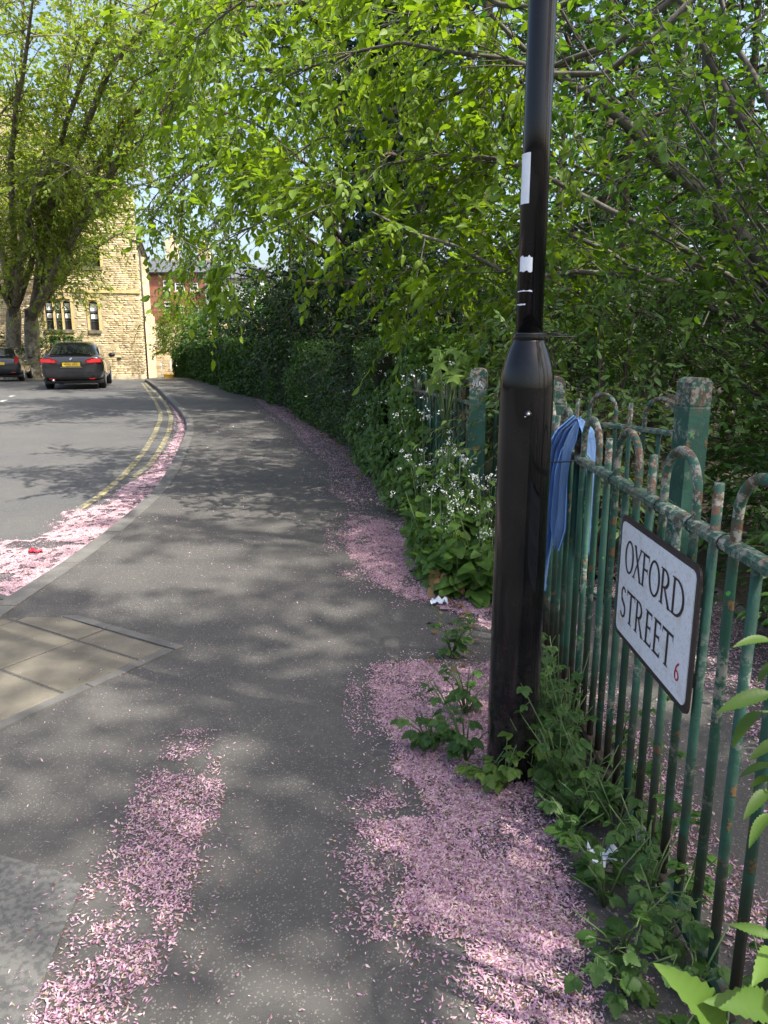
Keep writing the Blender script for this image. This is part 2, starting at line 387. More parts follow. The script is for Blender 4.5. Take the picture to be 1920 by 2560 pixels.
HEDGE = np.array([pg(u, v) for u, v in HEDGE_PX])[::-1]          # near to far
def hx(y): return np.interp(y, HEDGE[:, 1], HEDGE[:, 0])
ROAD = -0.10
KW = .14

def strip(ys, x0f, x1f, off, nx=6):
    return [[(x0f(y) + (x1f(y) - x0f(y)) * j / nx, y, float(g(y)) + off) for j in range(nx + 1)] for y in ys]
def struct(o): o['kind'] = 'structure'; return o
ground = struct(MB().grid([[(x, y, float(g(y)) - .25) for x in (-400, -30, -10, 0, 10, 30, 400)] for y in (-60, -20, 0, 6, 14, 23, 30, 36, 42, 60, 120, 600)]).build('ground', M['soil']))
road = struct(MB().grid(strip(np.linspace(-8, 46, 110), lambda y: -34., lambda y: float(kx(y)) + .05, ROAD, 4)).build('road', M['road_asphalt']))
pave = struct(MB().grid(strip(np.concatenate([np.linspace(-6, 5, 40), np.linspace(5.2, KEND + 3, 70)]), lambda y: float(kx(y)) + KW - .01, lambda y: 2.1 if y < 4.6 else float(hx(y)) + .5, 0, 4)).build('pavement', M['pavement_asphalt']))
struct(MB().grid(strip(np.linspace(-8, 45, 60), lambda y: float(hx(y)) - .15 if y > 4.8 else 1.75, lambda y: 45., -.012, 8)).build('woodland_floor', M['soil']))
MBf = MB().grid(strip(np.linspace(KEND + 2.2, 46, 12), lambda y: float(kx(KEND)) + .12 - (y - KEND) * .28, lambda y: 12., .006, 4)); struct(MBf.build('far_pavement', M['slab']))

# kerb stones
y = -2.0; kn = 0
while y < KEND + 2.5:
    L = .9; y1 = y + L * .97 / math.hypot(1, (kx(y + .5) - kx(y)) / .5)
    b = .003; a0, a1 = y + b, y1 - b
    pts = []
    for zz in (-.22, -.012, 0.004):
        for yy, q in ((a0, 0), (a0, KW), (a1, KW), (a1, 0)):
            ins = .012 if (zz > 0 and q == 0) else 0
            pts.append((kx(yy) + q + ins, yy, float(g(yy)) + zz + random.uniform(-.001, .001)))
    f = [(8, 9, 10, 11)] + [(l + i, l + (i + 1) % 4, l + 4 + (i + 1) % 4, l + 4 + i) for l in (0, 4) for i in range(4)]
    MB().add(pts, f).build('kerb_stone', M['kerb'], pave); y = y1
# double yellow lines, centre dashes
def road_line(name, mat, xf, y0, y1, w, n=40):
    MB().grid([[(xf(y) - w / 2, y, float(g(y)) + ROAD + .005), (xf(y) + w / 2, y, float(g(y)) + ROAD + .005)] for y in np.linspace(y0, y1, n)]).build(name, mat, road)
YL = lambda px: np.array([pg(x * .3376, 900 + y * .3376, ROAD) for x, y in px])
L1 = YL([(560, 1120), (680, 1050), (800, 960), (940, 830), (1060, 690), (1140, 560), (1185, 450), (1190, 390), (1150, 310), (1100, 240), (1050, 170)])
L2 = YL([(985, 870), (1110, 780), (1200, 640), (1250, 540), (1268, 430), (1240, 350), (1180, 270), (1120, 215), (1075, 170)])
for Lp in (L1, L2): road_line('yellow_line', M['yellow'], lambda y, Lp=Lp: float(np.interp(y, Lp[:, 1], Lp[:, 0])), Lp[0, 1], Lp[-1, 1], .085 if Lp is L1 else .085, 60)
for (a, b) in (((0, 310), (45, 297)), ((75, 272), (260, 215))):
    A, B = YL([a])[0], YL([b])[0]; d = (B - A)[:2]; nrm = np.array([-d[1], d[0]]) / np.linalg.norm(d) * .06
    MB().add([(A[0] - nrm[0], A[1] - nrm[1], g(A[1]) + ROAD + .005), (B[0] - nrm[0], B[1] - nrm[1], g(B[1]) + ROAD + .005), (B[0] + nrm[0], B[1] + nrm[1], g(B[1]) + ROAD + .005), (A[0] + nrm[0], A[1] + nrm[1], g(A[1]) + ROAD + .005)], [(0, 1, 2, 3)]).build('lane_dash', M['white_line'], road)
# slabs of the crossing, rotated grid
T = pg(461, 1617); A_ = pg(168, 1525); B_ = pg(0, 1845)
ua = (A_ - T)[:2]; ua /= np.linalg.norm(ua); va = np.array([ua[1], -ua[0]]); va = va if np.dot(va, (B_ - T)[:2]) > 0 else -va
def uv(u, v): return (T[0] + ua[0] * u + va[0] * v, T[1] + ua[1] * u + va[1] * v)
def slab(name, u0, u1, v0, v1, mat, gap=.008, h=.006, j=.002):
    zt = h + random.uniform(-j, j); q = [uv(u0 + gap, v0 + gap), uv(u1 - gap, v0 + gap), uv(u1 - gap, v1 - gap), uv(u0 + gap, v1 - gap)]
    c = np.mean(q, axis=0); top = [(c[0] + (x - c[0]) * .985, c[1] + (y - c[1]) * .985) for x, y in q]
    vs = [(x, y, -.04) for x, y in q] + [(x, y, zt - .004) for x, y in q] + [(x, y, zt) for x, y in top]
    f = [(8, 9, 10, 11)] + [(l + i, l + (i + 1) % 4, l + 4 + (i + 1) % 4, l + 4 + i) for l in (0, 4) for i in range(4)]
    MB().add(vs, [tuple(reversed(t)) for t in f] if (ua[0] * va[1] - ua[1] * va[0]) < 0 else f).build(name, mat, pave)
ew = .06
us = [ew, .54, 1.08, 1.62]; vsq = [ew, .24, .66, 1.08, 1.5]
for i in range(3):
    for j in range(4): slab('paving_slab', us[i], us[i + 1], vsq[j], vsq[j + 1], M['slab'])
for i in range(3): slab('edging_stone', [0, .55, 1.1, 1.65][i], [0, .55, 1.1, 1.65][i + 1], 0, ew, M['kerb'], .003, .007)
for i in range(3): slab('edging_stone', 0, ew, [ew, .55, 1.1, 1.65][i], [ew, .55, 1.1, 1.65][i + 1], M['kerb'], .003, .007)
# rough concrete patch in the near left corner
cp = [pg(u, v) for u, v in ((0, 2140), (136, 2176), (205, 2214), (120, 2420), (60, 2620), (-700, 2620), (-700, 2000))]
MB().add([(p[0], p[1], .0045) for p in cp], [tuple(range(len(cp)))][::-1]).build('concrete_patch', M['coarse'], pave)

# ================================================================ PETALS
def in_poly(x, y, poly):
    c = np.zeros(len(x), bool); n = len(poly)
    for i in range(n):
        x0, y0 = poly[i][:2]; x1, y1 = poly[(i + 1) % n][:2]
        m = ((y0 > y) != (y1 > y)) & (x < (x1 - x0) * (y - y0) / (y1 - y0 + 1e-12) + x0); c ^= m
    return c
def vnoise(x, y, s, seed):
    r = np.random.default_rng(seed); G = r.random((64, 64))
    X, Y = x * s + 100, y * s + 100; xi, yi = np.floor(X).astype(int), np.floor(Y).astype(int); fx, fy = X - xi, Y - yi
    fx = fx * fx * (3 - 2 * fx); fy = fy * fy * (3 - 2 * fy); q = lambda a, b: G[a % 64, b % 64]
    return (q(xi, yi) * (1 - fx) + q(xi + 1, yi) * fx) * (1 - fy) + (q(xi, yi + 1) * (1 - fx) + q(xi + 1, yi + 1) * fx) * fy
def petals(name, label, x, y, z, size, curl=.35):
    n = len(x); a = rng.random(n) * 6.283; s = size * rng.uniform(.55, 1.25, n); w = s * rng.uniform(.24, .48, n)
    tx = rng.normal(0, .28, n); ty = rng.normal(0, .28, n); k = rng.uniform(0, curl, n)
    loc = np.zeros((n, 4, 3)); loc[:, 0] = np.stack([-s / 2, 0 * s, k * s * .35], 1); loc[:, 1] = np.stack([s * .12, w / 2, 0 * s + k * w * .3], 1)
    loc[:, 2] = np.stack([s / 2, 0 * s, k * s * .3], 1); loc[:, 3] = np.stack([s * .12, -w / 2, 0 * s], 1)
    loc[:, :, 2] += loc[:, :, 0] * tx[:, None] + loc[:, :, 1] * ty[:, None]
    zmin = loc[:, :, 2].min(1); ca, sa = np.cos(a), np.sin(a)
    X = loc[:, :, 0] * ca[:, None] - loc[:, :, 1] * sa[:, None] + x[:, None]; Y = loc[:, :, 0] * sa[:, None] + loc[:, :, 1] * ca[:, None] + y[:, None]
    Z = loc[:, :, 2] - zmin[:, None] + z[:, None] + rng.uniform(.001, .007, n)[:, None]
    me = np_mesh(name, np.stack([X, Y, Z], 2).reshape(-1, 3), [np.arange(n * 4).reshape(n, 4)], np.repeat(rng.random(n), 4))
    return tag(link(name, me, M['petal']), label, 'petals', kind='stuff')
def scatter(poly, n, off=0., edge=.35, seed=3, ns=6., feather=.07):
    P = np.array(poly)[:, :2]; lo, hi = P.min(0) - .05, P.max(0) + .05
    x = rng.uniform(lo[0], hi[0], n); y = rng.uniform(lo[1], hi[1], n)
    jx = x + (vnoise(x, y, 4, seed) - .5) * edge * .5 + rng.normal(0, .07 * edge / .35, n)*(rng.random(n)<.5); jy = y + (vnoise(x, y, 4, seed + 1) - .5) * edge * .7 + rng.normal(0, .10 * edge / .35, n)*(rng.random(n)<.5)
    m = in_poly(jx, jy, P) & (rng.random(n) < (.25 + 1.0 * vnoise(x, y, ns, seed + 2)) * (.55 + .9 * vnoise(x, y, ns * 4, seed + 3)))
    x, y = x[m], y[m]; D_ = np.full(len(x), 9.)
    for i in range(len(P)):
        a, b = P[i], P[(i + 1) % len(P)]; ab = b - a; t = np.clip(((x - a[0]) * ab[0] + (y - a[1]) * ab[1]) / (ab @ ab + 1e-9), 0, 1); D_ = np.minimum(D_, np.hypot(x - a[0] - ab[0] * t, y - a[1] - ab[1] * t))
    k = rng.random(len(x)) < np.clip((D_ / feather) ** 1.2, .10, 1); return x[k], y[k]
def dens(poly, per_m2):
    P = np.array(poly)[:, :2]; lo, hi = P.min(0), P.max(0); return int((hi - lo + .1).prod() * per_m2)
def mat_sheet(poly, off, name, edge, seed):
    P = np.array(poly)[:, :2]; lo, hi = P.min(0), P.max(0); nx, ny = int((hi[0] - lo[0]) / .04) + 2, int((hi[1] - lo[1]) / .05) + 2
    X, Y = np.meshgrid(np.linspace(lo[0], hi[0], nx), np.linspace(lo[1], hi[1], ny))
    cx = (X[:-1, :-1] + X[1:, 1:]) / 2; cy = (Y[:-1, :-1] + Y[1:, 1:]) / 2
    fx, fy = cx.ravel(), cy.ravel(); D_ = np.full(len(fx), 9.)
    for i in range(len(P)):
        a, b = P[i], P[(i + 1) % len(P)]; ab = b - a; t = np.clip(((fx - a[0]) * ab[0] + (fy - a[1]) * ab[1]) / (ab @ ab + 1e-9), 0, 1); D_ = np.minimum(D_, np.hypot(fx - a[0] - ab[0] * t, fy - a[1] - ab[1] * t))
    inset = .02 if off < -.05 else .08
    m = in_poly(fx + (vnoise(fx, fy, 4, seed) - .5) * edge * .5, fy + (vnoise(fx, fy, 4, seed + 1) - .5) * edge * .7, P) & (vnoise(fx, fy, 6., seed + 2) > .22) & (D_ > inset * (.5 + rng.random(len(fx)))) & (rng.random(len(fx)) < .8)
    idx = np.arange(nx * ny).reshape(ny, nx); q = np.stack([idx[:-1, :-1], idx[:-1, 1:], idx[1:, 1:], idx[1:, :-1]], -1).reshape(-1, 4)[m]
    Z = g(Y.ravel()) + off; V = np.stack([X.ravel() + rng.normal(0, .011, X.size), Y.ravel() + rng.normal(0, .013, X.size), Z], 1)
    return tag(link(name, np_mesh(name, V, [q]), M['petal_mat']), None, None, kind='stuff')
dd = lambda pts: [pg(*D(*p)) for p in pts]
R2 = dd([(775,1435),(785,1490),(800,1560),(830,1620),(815,1680),(880,1705),(900,1755),(765,1765),(750,1800),(800,1850),(865,1880),(825,1960),(860,2040),(980,2045),(955,2120),(1010,2230),(1010,2400),(1330,2400),(1335,2212),(1290,2000),(1230,1800),(1190,1700),(1180,1640),(1100,1500),(1075,1415),(1000,1425),(880,1420)])
R3 = dd([(718,1145),(750,1110),(800,1112),(880,1130),(930,1200),(985,1270),(1090,1285),(1240,1290),(1230,1390),(1060,1372),(1000,1352),(930,1312),(850,1292),(790,1260),(745,1210)])
R4 = dd([(520,838),(600,868),(680,915),(740,960),(800,1000),(860,1060),(880,1100),(790,1095),(740,1092),(700,1060),(705,1010),(650,960),(620,920),(560,875)])
R5 = dd([(20,2300),(40,2180),(85,2080),(125,2000),(165,1900),(215,1820),(265,1730),(290,1670),(380,1600),(490,1590),(505,1680),(500,1740),(480,1820),(465,1880),(430,1970),(400,2040),(340,2150),(320,2300)])
R5b = dd([(375,1600),(440,1560),(490,1570),(490,1605),(420,1640)])
R6 = [(.84, 1.0), (1.02, 1.0), (1.12, 2.2), (1.02, 2.9), (.84, 3.4)]
R6b = [(1.5, 1.0), (2.0, 1.0), (2.0, 5.0), (1.15, 4.6), (1.35, 3.4)]
gut_px = [(0,1370),(210,1300),(330,1310),(390,1290),(410,1210),(450,1140),(620,1120),(800,1030),(880,940),(1010,880),(1110,800),(1200,690),(1270,600),(1310,520),(1310,430),(1270,370),(1230,300),(1190,240)]
GUT = YL(gut_px); gi = np.argsort(GUT[:, 1])
gx = lambda y: np.interp(y, GUT[gi, 1], GUT[gi, 0])
yy = np.concatenate([np.linspace(3.0, GUT[gi, 1][-1] + 3, 60)])
R1 = [(gx(v) - (.5 if v < GUT[gi[0], 1] else 0), v) for v in yy] + [(float(kx(v)) + .01, v) for v in yy[::-1]]
for poly, per, size, nm, lab, off, ed, sd_ in (
    (R2, 92000, .0125, 'petal_drift', 'thick pink blossom petals drifted along the foot of the green railing', 0, .3, 11),
    (R3, 26000, .016, 'petal_drift', 'patch of pink petals on the path beside the white flowered plants', 0, .35, 21),
    (R4, 5000, .024, 'petal_drift', 'thin pink petals strewn along the foot of the hedge', 0, .5, 31),
    (R5, 52000, .0125, 'petal_drift', 'loose mauve petals on the pavement beside the rough concrete patch', 0, .22, 41),
    (R5b, 7000, .012, 'petal_drift', 'small streak of petals on the asphalt beside the paving slabs', 0, .25, 51),
    (R6, 20000, .014, 'petal_drift', 'petals lying on the inner path just behind the railing bars', 0, .3, 61),
    (R6b, 9000, .017, 'petal_drift', 'petals along the far edge of the inner park path', 0, .4, 71)):
    n = dens(poly, per); x, y = scatter(poly, n, off, ed, sd_)
    if poly is R2: m = ~((x > .95)); x, y = x[m], y[m]
    k = np.ones(len(x), bool) if poly is not R5 else (vnoise(x, y, 9., 444) * .6 + vnoise(x, y, 24., 445) * .4 > .18 + .36 * rng.random(len(x))); x, y = x[k], y[k]; petals(nm, lab, x, y, g(y) + off, size)
n = dens(R1, 13000); x, y = scatter(R1, n, ROAD, .25, 81, feather=.03); dist = np.clip(y / 5, 1, 3); keep = (rng.random(len(x)) < 1 / dist ** 1.5) & (x < kx(y) - .005); x, y = x[keep], y[keep]
petals('petal_drift', 'deep pink petals filling the road gutter along the kerb', x, y, g(y) + ROAD, .015 * np.clip(y / 6, 1, 2.2))
for poly, off, ed, sd_, lab in ((R2, .003, .3, 11, 'flattened petal layer under the drift by the railing'), (R3, .003, .35, 21, 'flattened petal layer on the path by the flowered plants'), (R1, ROAD + .006, .25, 81, 'flattened petal layer in the gutter')):
    o = mat_sheet(poly, off, 'petal_layer', ed, sd_); tag(o, lab, 'petals')
# loose petals everywhere on the pavement
n = 30000; y = .7 + rng.random(n) ** 1.7 * 13; x = rng.uniform(-3.2, 1.9, n); near = np.full(n, .25)
near += .75 * np.exp(-np.abs(x - .1) * 1.3); m = (x > kx(y) + .1) & (x < np.where(y > 5, hx(np.maximum(y, 5)), 1.9)) & (rng.random(n) < near * (.12 + 1.0 * vnoise(x, y, 1.6, 5) ** 2) * .75); x, y = x[m], y[m]
petals('loose_petals', 'single petals scattered thinly over the grey pavement', x, y, g(y) + .001, .0125 * np.clip(y / 4, 1, 2))
n = 26000; y = .7 + rng.random(n) ** 1.5 * 9; x = rng.uniform(-3, 1.9, n); m = (x > kx(y) + .05) & (x < np.where(y > 5, hx(np.maximum(y, 5)), 1.9)); x, y = x[m], y[m]
petals('petal_specks', 'tiny dried petal specks dusting the pavement', x, y, g(y) + .001, .0045 * np.clip(y / 3, 1, 2))

# ================================================================ FOLIAGE ENGINE
def leaf_tpl(n=2, w=.5, fold=.12, droop=.15, serr=0, shape='oval'):
    """leaf along +X, unit length; n = sections between base and tip"""
    ts = np.linspace(0, 1, n + 2)
    def half(t):
        if shape == 'oval': return w / 2 * math.sin(math.pi * t ** .8) ** .8 if 0 < t < 1 else 0
        if shape == 'long': return w / 2 * math.sin(math.pi * t ** .75) ** .9 if 0 < t < 1 else 0
        if shape == 'heart': return w / 2 * (1.05 - t) ** .55 * min(1, (t + .02) * 7) if t < 1 else 0
        return w / 2
    V = []; Fc = []
    mid = [(t, 0, -droop * t * t) for t in ts]
    V += mid; L = []; Rr = []
    for i in range(1, n + 1):
        t = ts[i]; h = half(t); k = 1 + (serr if i % 2 else -serr)
        sx = -.12 if (shape == 'heart' and i == 1) else 0
        L.append(len(V)); V.append((t + sx, h * k, -droop * t * t + fold * h * 2)); Rr.append(len(V)); V.append((t + sx, -h * k, -droop * t * t + fold * h * 2))
    tri = []
    for S, fl in ((L, 0), (Rr, 1)):
        def a(*q): tri.append(q[::-1] if fl == 0 else q)
        a(0, S[0], 1)
        for i in range(n - 1):
            a(i + 1, S[i], S[i + 1]); a(i + 1, S[i + 1], i + 2)
        a(n, S[-1], n + 1)
    return np.array(V, float), np.array(tri, int)
def lobed_tpl(lobes, serr=.0):
    """palmate leaf: list of (angle deg, length) round the base at origin pointing +X"""
    pts = []
    for i, (a, l) in enumerate(lobes):
        r = R(a)
        if i: 
            am = R((a + lobes[i - 1][0]) / 2); rm = .52 * min(l, lobes[i - 1][1]); pts.append((rm * math.cos(am), rm * math.sin(am)))
        for da, k in ((-9, .72), (-4, .8), (0, 1), (4, .8), (9, .72)): pts.append((l * k * math.cos(r + R(da)), l * k * math.sin(r + R(da))))
    V = [(0, 0, 0)] + [(x, y, .05 * math.sin(4 * math.atan2(y, x)) - .18 * (x * x + y * y)) for x, y in pts]
    return np.array(V), np.array([(0, i, i + 1) for i in range(1, len(V) - 1)])
TPL = {'fine': leaf_tpl(3, .52), 'mid': leaf_tpl(1, .6), 'long': leaf_tpl(3, .36, shape='long'), 'heart': leaf_tpl(7, .95, .1, .2, .05, 'heart'),
       'serrate': leaf_tpl(21, .30, .3, .3, .10), 'serrate_broad': leaf_tpl(11, .72, .12, .25, .16),
       'maple': lobed_tpl([(-125, .45), (-65, .8), (0, 1.), (65, .8), (125, .45)]),
       'lobed3': lobed_tpl([(-75, .72), (0, 1.), (75, .72)])}
TPL['fineb'] = leaf_tpl(3, .44, .32, .5); TPL['finec'] = leaf_tpl(3, .6, -.1, -.12); TPL['midb'] = leaf_tpl(1, .48, .35, .4); TPL['midc'] = leaf_tpl(1, .7, -.12, -.1)
VARI = {'fine': ('fine', 'fineb', 'finec'), 'mid': ('mid', 'midb', 'midc')}
TPL['flat'] = (np.array([(0, 0, 0), (.45, .3, .05), (1, 0, -.1), (.45, -.3, .05)]), np.array([(0, 3, 2), (0, 2, 1)]))

def frames(pos, d, up, size):
    """(n,4,3): rows = origin, x axis, y axis, z axis (scaled)"""
    d = d / (np.linalg.norm(d, axis=1, keepdims=True) + 1e-9)
    s = np.cross(up, d); s /= (np.linalg.norm(s, axis=1, keepdims=True) + 1e-9); nrm = np.cross(d, s)
    k = np.asarray(size).reshape(-1, 1)
    return np.stack([pos, d * k, s * k, nrm * k], 1)
def bake_leaves(name, fr, tpl, mat, parent, parts=0, part_name='leaf', stuff='foliage', near=None):
    if tpl in VARI and len(fr) > 600:
        r = rng.integers(0, 3, len(fr))
        for k, t in enumerate(VARI[tpl]): o = bake_one(name, fr[r == k], t, mat, parent, parts // 3, part_name, stuff, near)
        return o
    return bake_one(name, fr, tpl, mat, parent, parts, part_name, stuff, near)
def bake_one(name, fr, tpl, mat, parent, parts=0, part_name='leaf', stuff='foliage', near=None):
    """fr (n,4,3) frames -> one joined mesh; the ones that show largest become objects of their own"""
    V, T_ = TPL[tpl]; n = len(fr)
    rn = rng.random(n)
    if parts:
        u, v, dep = project(fr[:, 0]); sz = np.linalg.norm(fr[:, 1], axis=1)
        ok = (u > -40) & (u < 1960) & (v > -40) & (v < 2600) & (dep > .2)
        score = np.where(ok, sz / np.maximum(dep, .2), -1) ; order = np.argsort(-score)[:parts]; order = order[score[order] > 0]
        me = np_mesh(part_name, V, [T_], smooth=True); me.materials.append(mat)
        inv = parent.matrix_world.inverted() if parent else Matrix()
        for i in order:
            o = bpy.data.objects.new(part_name, me); COL.objects.link(o); f = fr[i]
            mt = Matrix(((f[1][0], f[2][0], f[3][0], f[0][0]), (f[1][1], f[2][1], f[3][1], f[0][1]), (f[1][2], f[2][2], f[3][2], f[0][2]), (0, 0, 0, 1)))
            o.parent = parent; o.matrix_basis = Matrix.Translation(-parent.location) @ mt
        keep = np.ones(n, bool); keep[order] = False; fr = fr[keep]; rn = rn[keep]; n = len(fr)
    if n == 0: return None
    W = fr[:, None, 0] + np.einsum('vk,nkj->nvj', V, fr[:, 1:])
    if parent is not None: W = W - np.array(parent.location)
    k = len(V); Fi = (T_[None] + (np.arange(n) * k)[:, None, None]).reshape(-1, 3)
    o = link(name if not stuff else stuff, np_mesh(name, W.reshape(-1, 3), [Fi], np.repeat(rn, k), smooth=(k > 6)), mat, parent)
    o['kind'] = 'stuff'; return o
def unit(v): return v / (np.linalg.norm(v, axis=-1, keepdims=True) + 1e-9)
def sprays(orig, dirs, length, nleaf, leaf, flat=.75, droop=.25, spread=55):
    """leaf sprays: alternate leaves along a twig. returns leaf frames and twig polylines"""
    n = len(orig); dirs = unit(dirs); up = np.tile([0, 0, 1.], (n, 1)) + rng.normal(0, .35 * (1.4 - flat), (n, 3))
    side = unit(np.cross(up, dirs)); nr = unit(np.cross(dirs, side)); L = length * rng.uniform(.6, 1.3, n)
    P = []; Dd = []; U = []; S = []
    for k in range(nleaf):
        t = (k + .6) / nleaf; s = 1 if k % 2 else -1
        c = orig + dirs * (L * t)[:, None] - np.array([0, 0, 1.]) * (L * droop * t * t)[:, None]
        ang = R(spread) * rng.uniform(.6, 1.25, n) * (1 - .55 * t) * s
        d = dirs * np.cos(ang)[:, None] + side * np.sin(ang)[:, None] + np.array([0, 0, -1.]) * rng.uniform(.05, .7, n)[:, None]
        P.append(c); Dd.append(d); U.append(nr + rng.normal(0, .38, (n, 3))); S.append(leaf * rng.uniform(.4, 1.25, n) * (1 - .25 * abs(t - .5)))
    fr = frames(np.concatenate(P), np.concatenate(Dd), np.concatenate(U), np.concatenate(S))
    tw = np.stack([orig, orig + dirs * (L * .5)[:, None] - np.array([0, 0, 1.]) * (L * droop * .25)[:, None], orig + dirs * L[:, None] - np.array([0, 0, 1.]) * (L * droop)[:, None]], 1)
    return fr, tw
def tubes(lines, radii, n=4):
    """lines (m,p,3), radii (m,p) -> verts, quads, fast"""
    m, p, _ = lines.shape; t = np.gradient(lines, axis=1); t = unit(t); ref = np.where(np.abs(t[..., 2:3]) < .9, [0, 0, 1.], [1., 0, 0])
    a = unit(np.cross(ref, t)); b = np.cross(t, a); q = np.arange(n) * 2 * math.pi / n
    V = lines[:, :, None] + (a[:, :, None] * np.cos(q)[None, None, :, None] + b[:, :, None] * np.sin(q)[None, None, :, None]) * radii[:, :, None, None]
    idx = np.arange(m * p * n).reshape(m, p, n); nx = np.roll(idx, -1, 2)
    Fq = np.stack([idx[:, :-1], nx[:, :-1], nx[:, 1:], idx[:, 1:]], -1).reshape(-1, 4)
    return V.reshape(-1, 3), Fq
def resample(pts, m):
    P = np.array(pts, float); s = np.concatenate([[0], np.cumsum(np.linalg.norm(np.diff(P[:, :3], axis=0), axis=1))]); q = np.linspace(0, s[-1], m)
    return np.stack([np.interp(q, s, P[:, i]) for i in range(P.shape[1])], 1)
def smooth_line(pts, m=14):
    P = resample(pts, m); 
    for _ in range(2): P[1:-1] = (P[:-2] + 2 * P[1:-1] + P[2:]) / 4
    return P

def build_tree(name, label, cat, trunks, limbs, leafmat, bark, leaf=.07, subs=7, sub_len=1.1, spr=4, spray_len=.4, nleaf=8, tpl='mid', parts=0, group=None, t0=.25, up=.15, droop=.25, out=None, sub_r=.012, extra=None, flat=.75, fine_twigs=True):
    """trunks, limbs: polylines of (x,y,z,r). Sub-branches and leafy sprays grow along the limbs."""
    base = np.array(trunks[0][0][:3]); root = thing(name, label, cat, tuple(base), 0, group)
    for tr in trunks:
        P = smooth_line(tr, 16); MB().tube([tuple(p[:3] - base) for p in P], [p[3] for p in P], 12).build('trunk', bark, root, True)
    fr_all = []; tw_all = []; sub_all = []; SR = []
    for lb in limbs:
        P = smooth_line(lb, 14); P[1:-1, :3] += rng.normal(0, .03, (12, 3)); ln = np.linalg.norm(np.diff(P[:, :3], axis=0), axis=1).sum()
        MB().tube([tuple(p[:3] - base) for p in P], [p[3] for p in P], 7).build('limb', bark, root, True)
        ns = max(3, int(subs * ln / 3.))
        ts = np.sort(rng.uniform(t0, 1., ns)); s = ts * 13; i0 = np.minimum(s.astype(int), 12); f = (s - i0)[:, None]
        o = P[i0, :3] * (1 - f) + P[i0 + 1, :3] * f; tan = unit(P[i0 + 1, :3] - P[i0, :3])
        d = unit(tan * .7 + rng.normal(0, .75, (ns, 3)) + np.array([0, 0, up])); 
        if out is not None: d = unit(d + np.array(out) * .5)
        sl = sub_len * rng.uniform(.45, 1.2, ns) * (1.1 - .45 * ts)
        pts = np.stack([o + d * (sl * q)[:, None] + np.array([0, 0, -1.]) * (sl * droop * .5 * q * q)[:, None] + rng.normal(0, .02, (ns, 3)) for q in (0, .35, .7, 1.)], 1)
        pts[:, 0] = o; sub_all.append(pts); SR.append(np.stack([np.full(ns, sub_r), np.full(ns, sub_r * .75), np.full(ns, sub_r * .5), np.full(ns, sub_r * .3)], 1))
        for k in range(spr):
            q = (k + 1) / spr; j = q * 3; a = min(int(j), 2); b = j - a
            oo = pts[:, a] * (1 - b) + pts[:, a + 1] * b; td = unit(pts[:, a + 1] - pts[:, a])
            dr = unit(td + rng.normal(0, .6 if k < spr - 1 else .2, (ns, 3)) * np.array([1, 1, .6])); a_, b_ = sprays(oo, dr, spray_len, nleaf, leaf, flat, droop)
            fr_all.append(a_); tw_all.append(b_)
        # terminal
        a_, b_ = sprays(P[-1:, :3], unit(P[-1:, :3] - P[-2:-1, :3]), spray_len * 1.2, nleaf, leaf, flat, droop); fr_all.append(a_); tw_all.append(b_)
    if extra is not None: fr_all.append(extra[0]); tw_all.append(extra[1])
    V1, F1 = tubes(np.concatenate(sub_all), np.concatenate(SR), 4); tw = np.concatenate(tw_all)
    if not fine_twigs: tw = tw[:1]
    V2, F2 = tubes(tw, np.tile([sub_r * .35, sub_r * .28, sub_r * .15], (len(tw), 1)), 3)
    o = link('twigs', np_mesh('twigs', np.concatenate([V1, V2]) - base, [F1, F2 + len(V1)]), bark, root); o['kind'] = 'stuff'
    fr = np.concatenate(fr_all); bpy.context.view_layer.update() if False else None
    bake_leaves('crown', fr, tpl, leafmat, root, parts, 'leaf', 'crown'); return root, len(fr)

def auto_limbs(base, h, spread, nl, h0=.3, r=.15, lean=(0, 0), rise=.5, az0=0, az1=6.283):
    b = np.array(base, float); tr = [(b[0], b[1], b[2] - .15, r * 1.25)]
    for t in (.08, .3, .55, .8, 1.): tr.append((b[0] + lean[0] * t + random.uniform(-.1, .1) * h * .1, b[1] + lean[1] * t + random.uniform(-.1, .1) * h * .1, b[2] + h * t, r * (1 - .75 * t)))
    T_ = smooth_line(tr, 16); limbs = []
    for i in range(nl):
        t = h0 + (1 - h0) * (i + .5) / nl; p = T_[min(15, int(t * 15))]; az = az0 + (az1 - az0) * ((i * .618) % 1.) + random.uniform(-.3, .3); L = spread * random.uniform(.7, 1.1) * (1.1 - .6 * max(0, t - .5)); rr = p[3] * .55
        dx, dy = math.cos(az), math.sin(az); rz = rise * random.uniform(.5, 1.3)
        limbs.append([(p[0], p[1], p[2], rr), (p[0] + dx * L * .4, p[1] + dy * L * .4, p[2] + L * .3 * rz, rr * .7), (p[0] + dx * L * .75, p[1] + dy * L * .75, p[2] + L * .5 * rz, rr * .4), (p[0] + dx * L, p[1] + dy * L, p[2] + L * .45 * rz, rr * .15)])
    limbs.append([tuple(T_[12]), tuple(T_[14]), tuple(T_[15][:3] + np.array([0, 0, .3])) + (T_[15][3] * .3,)])
    return [tr], limbs

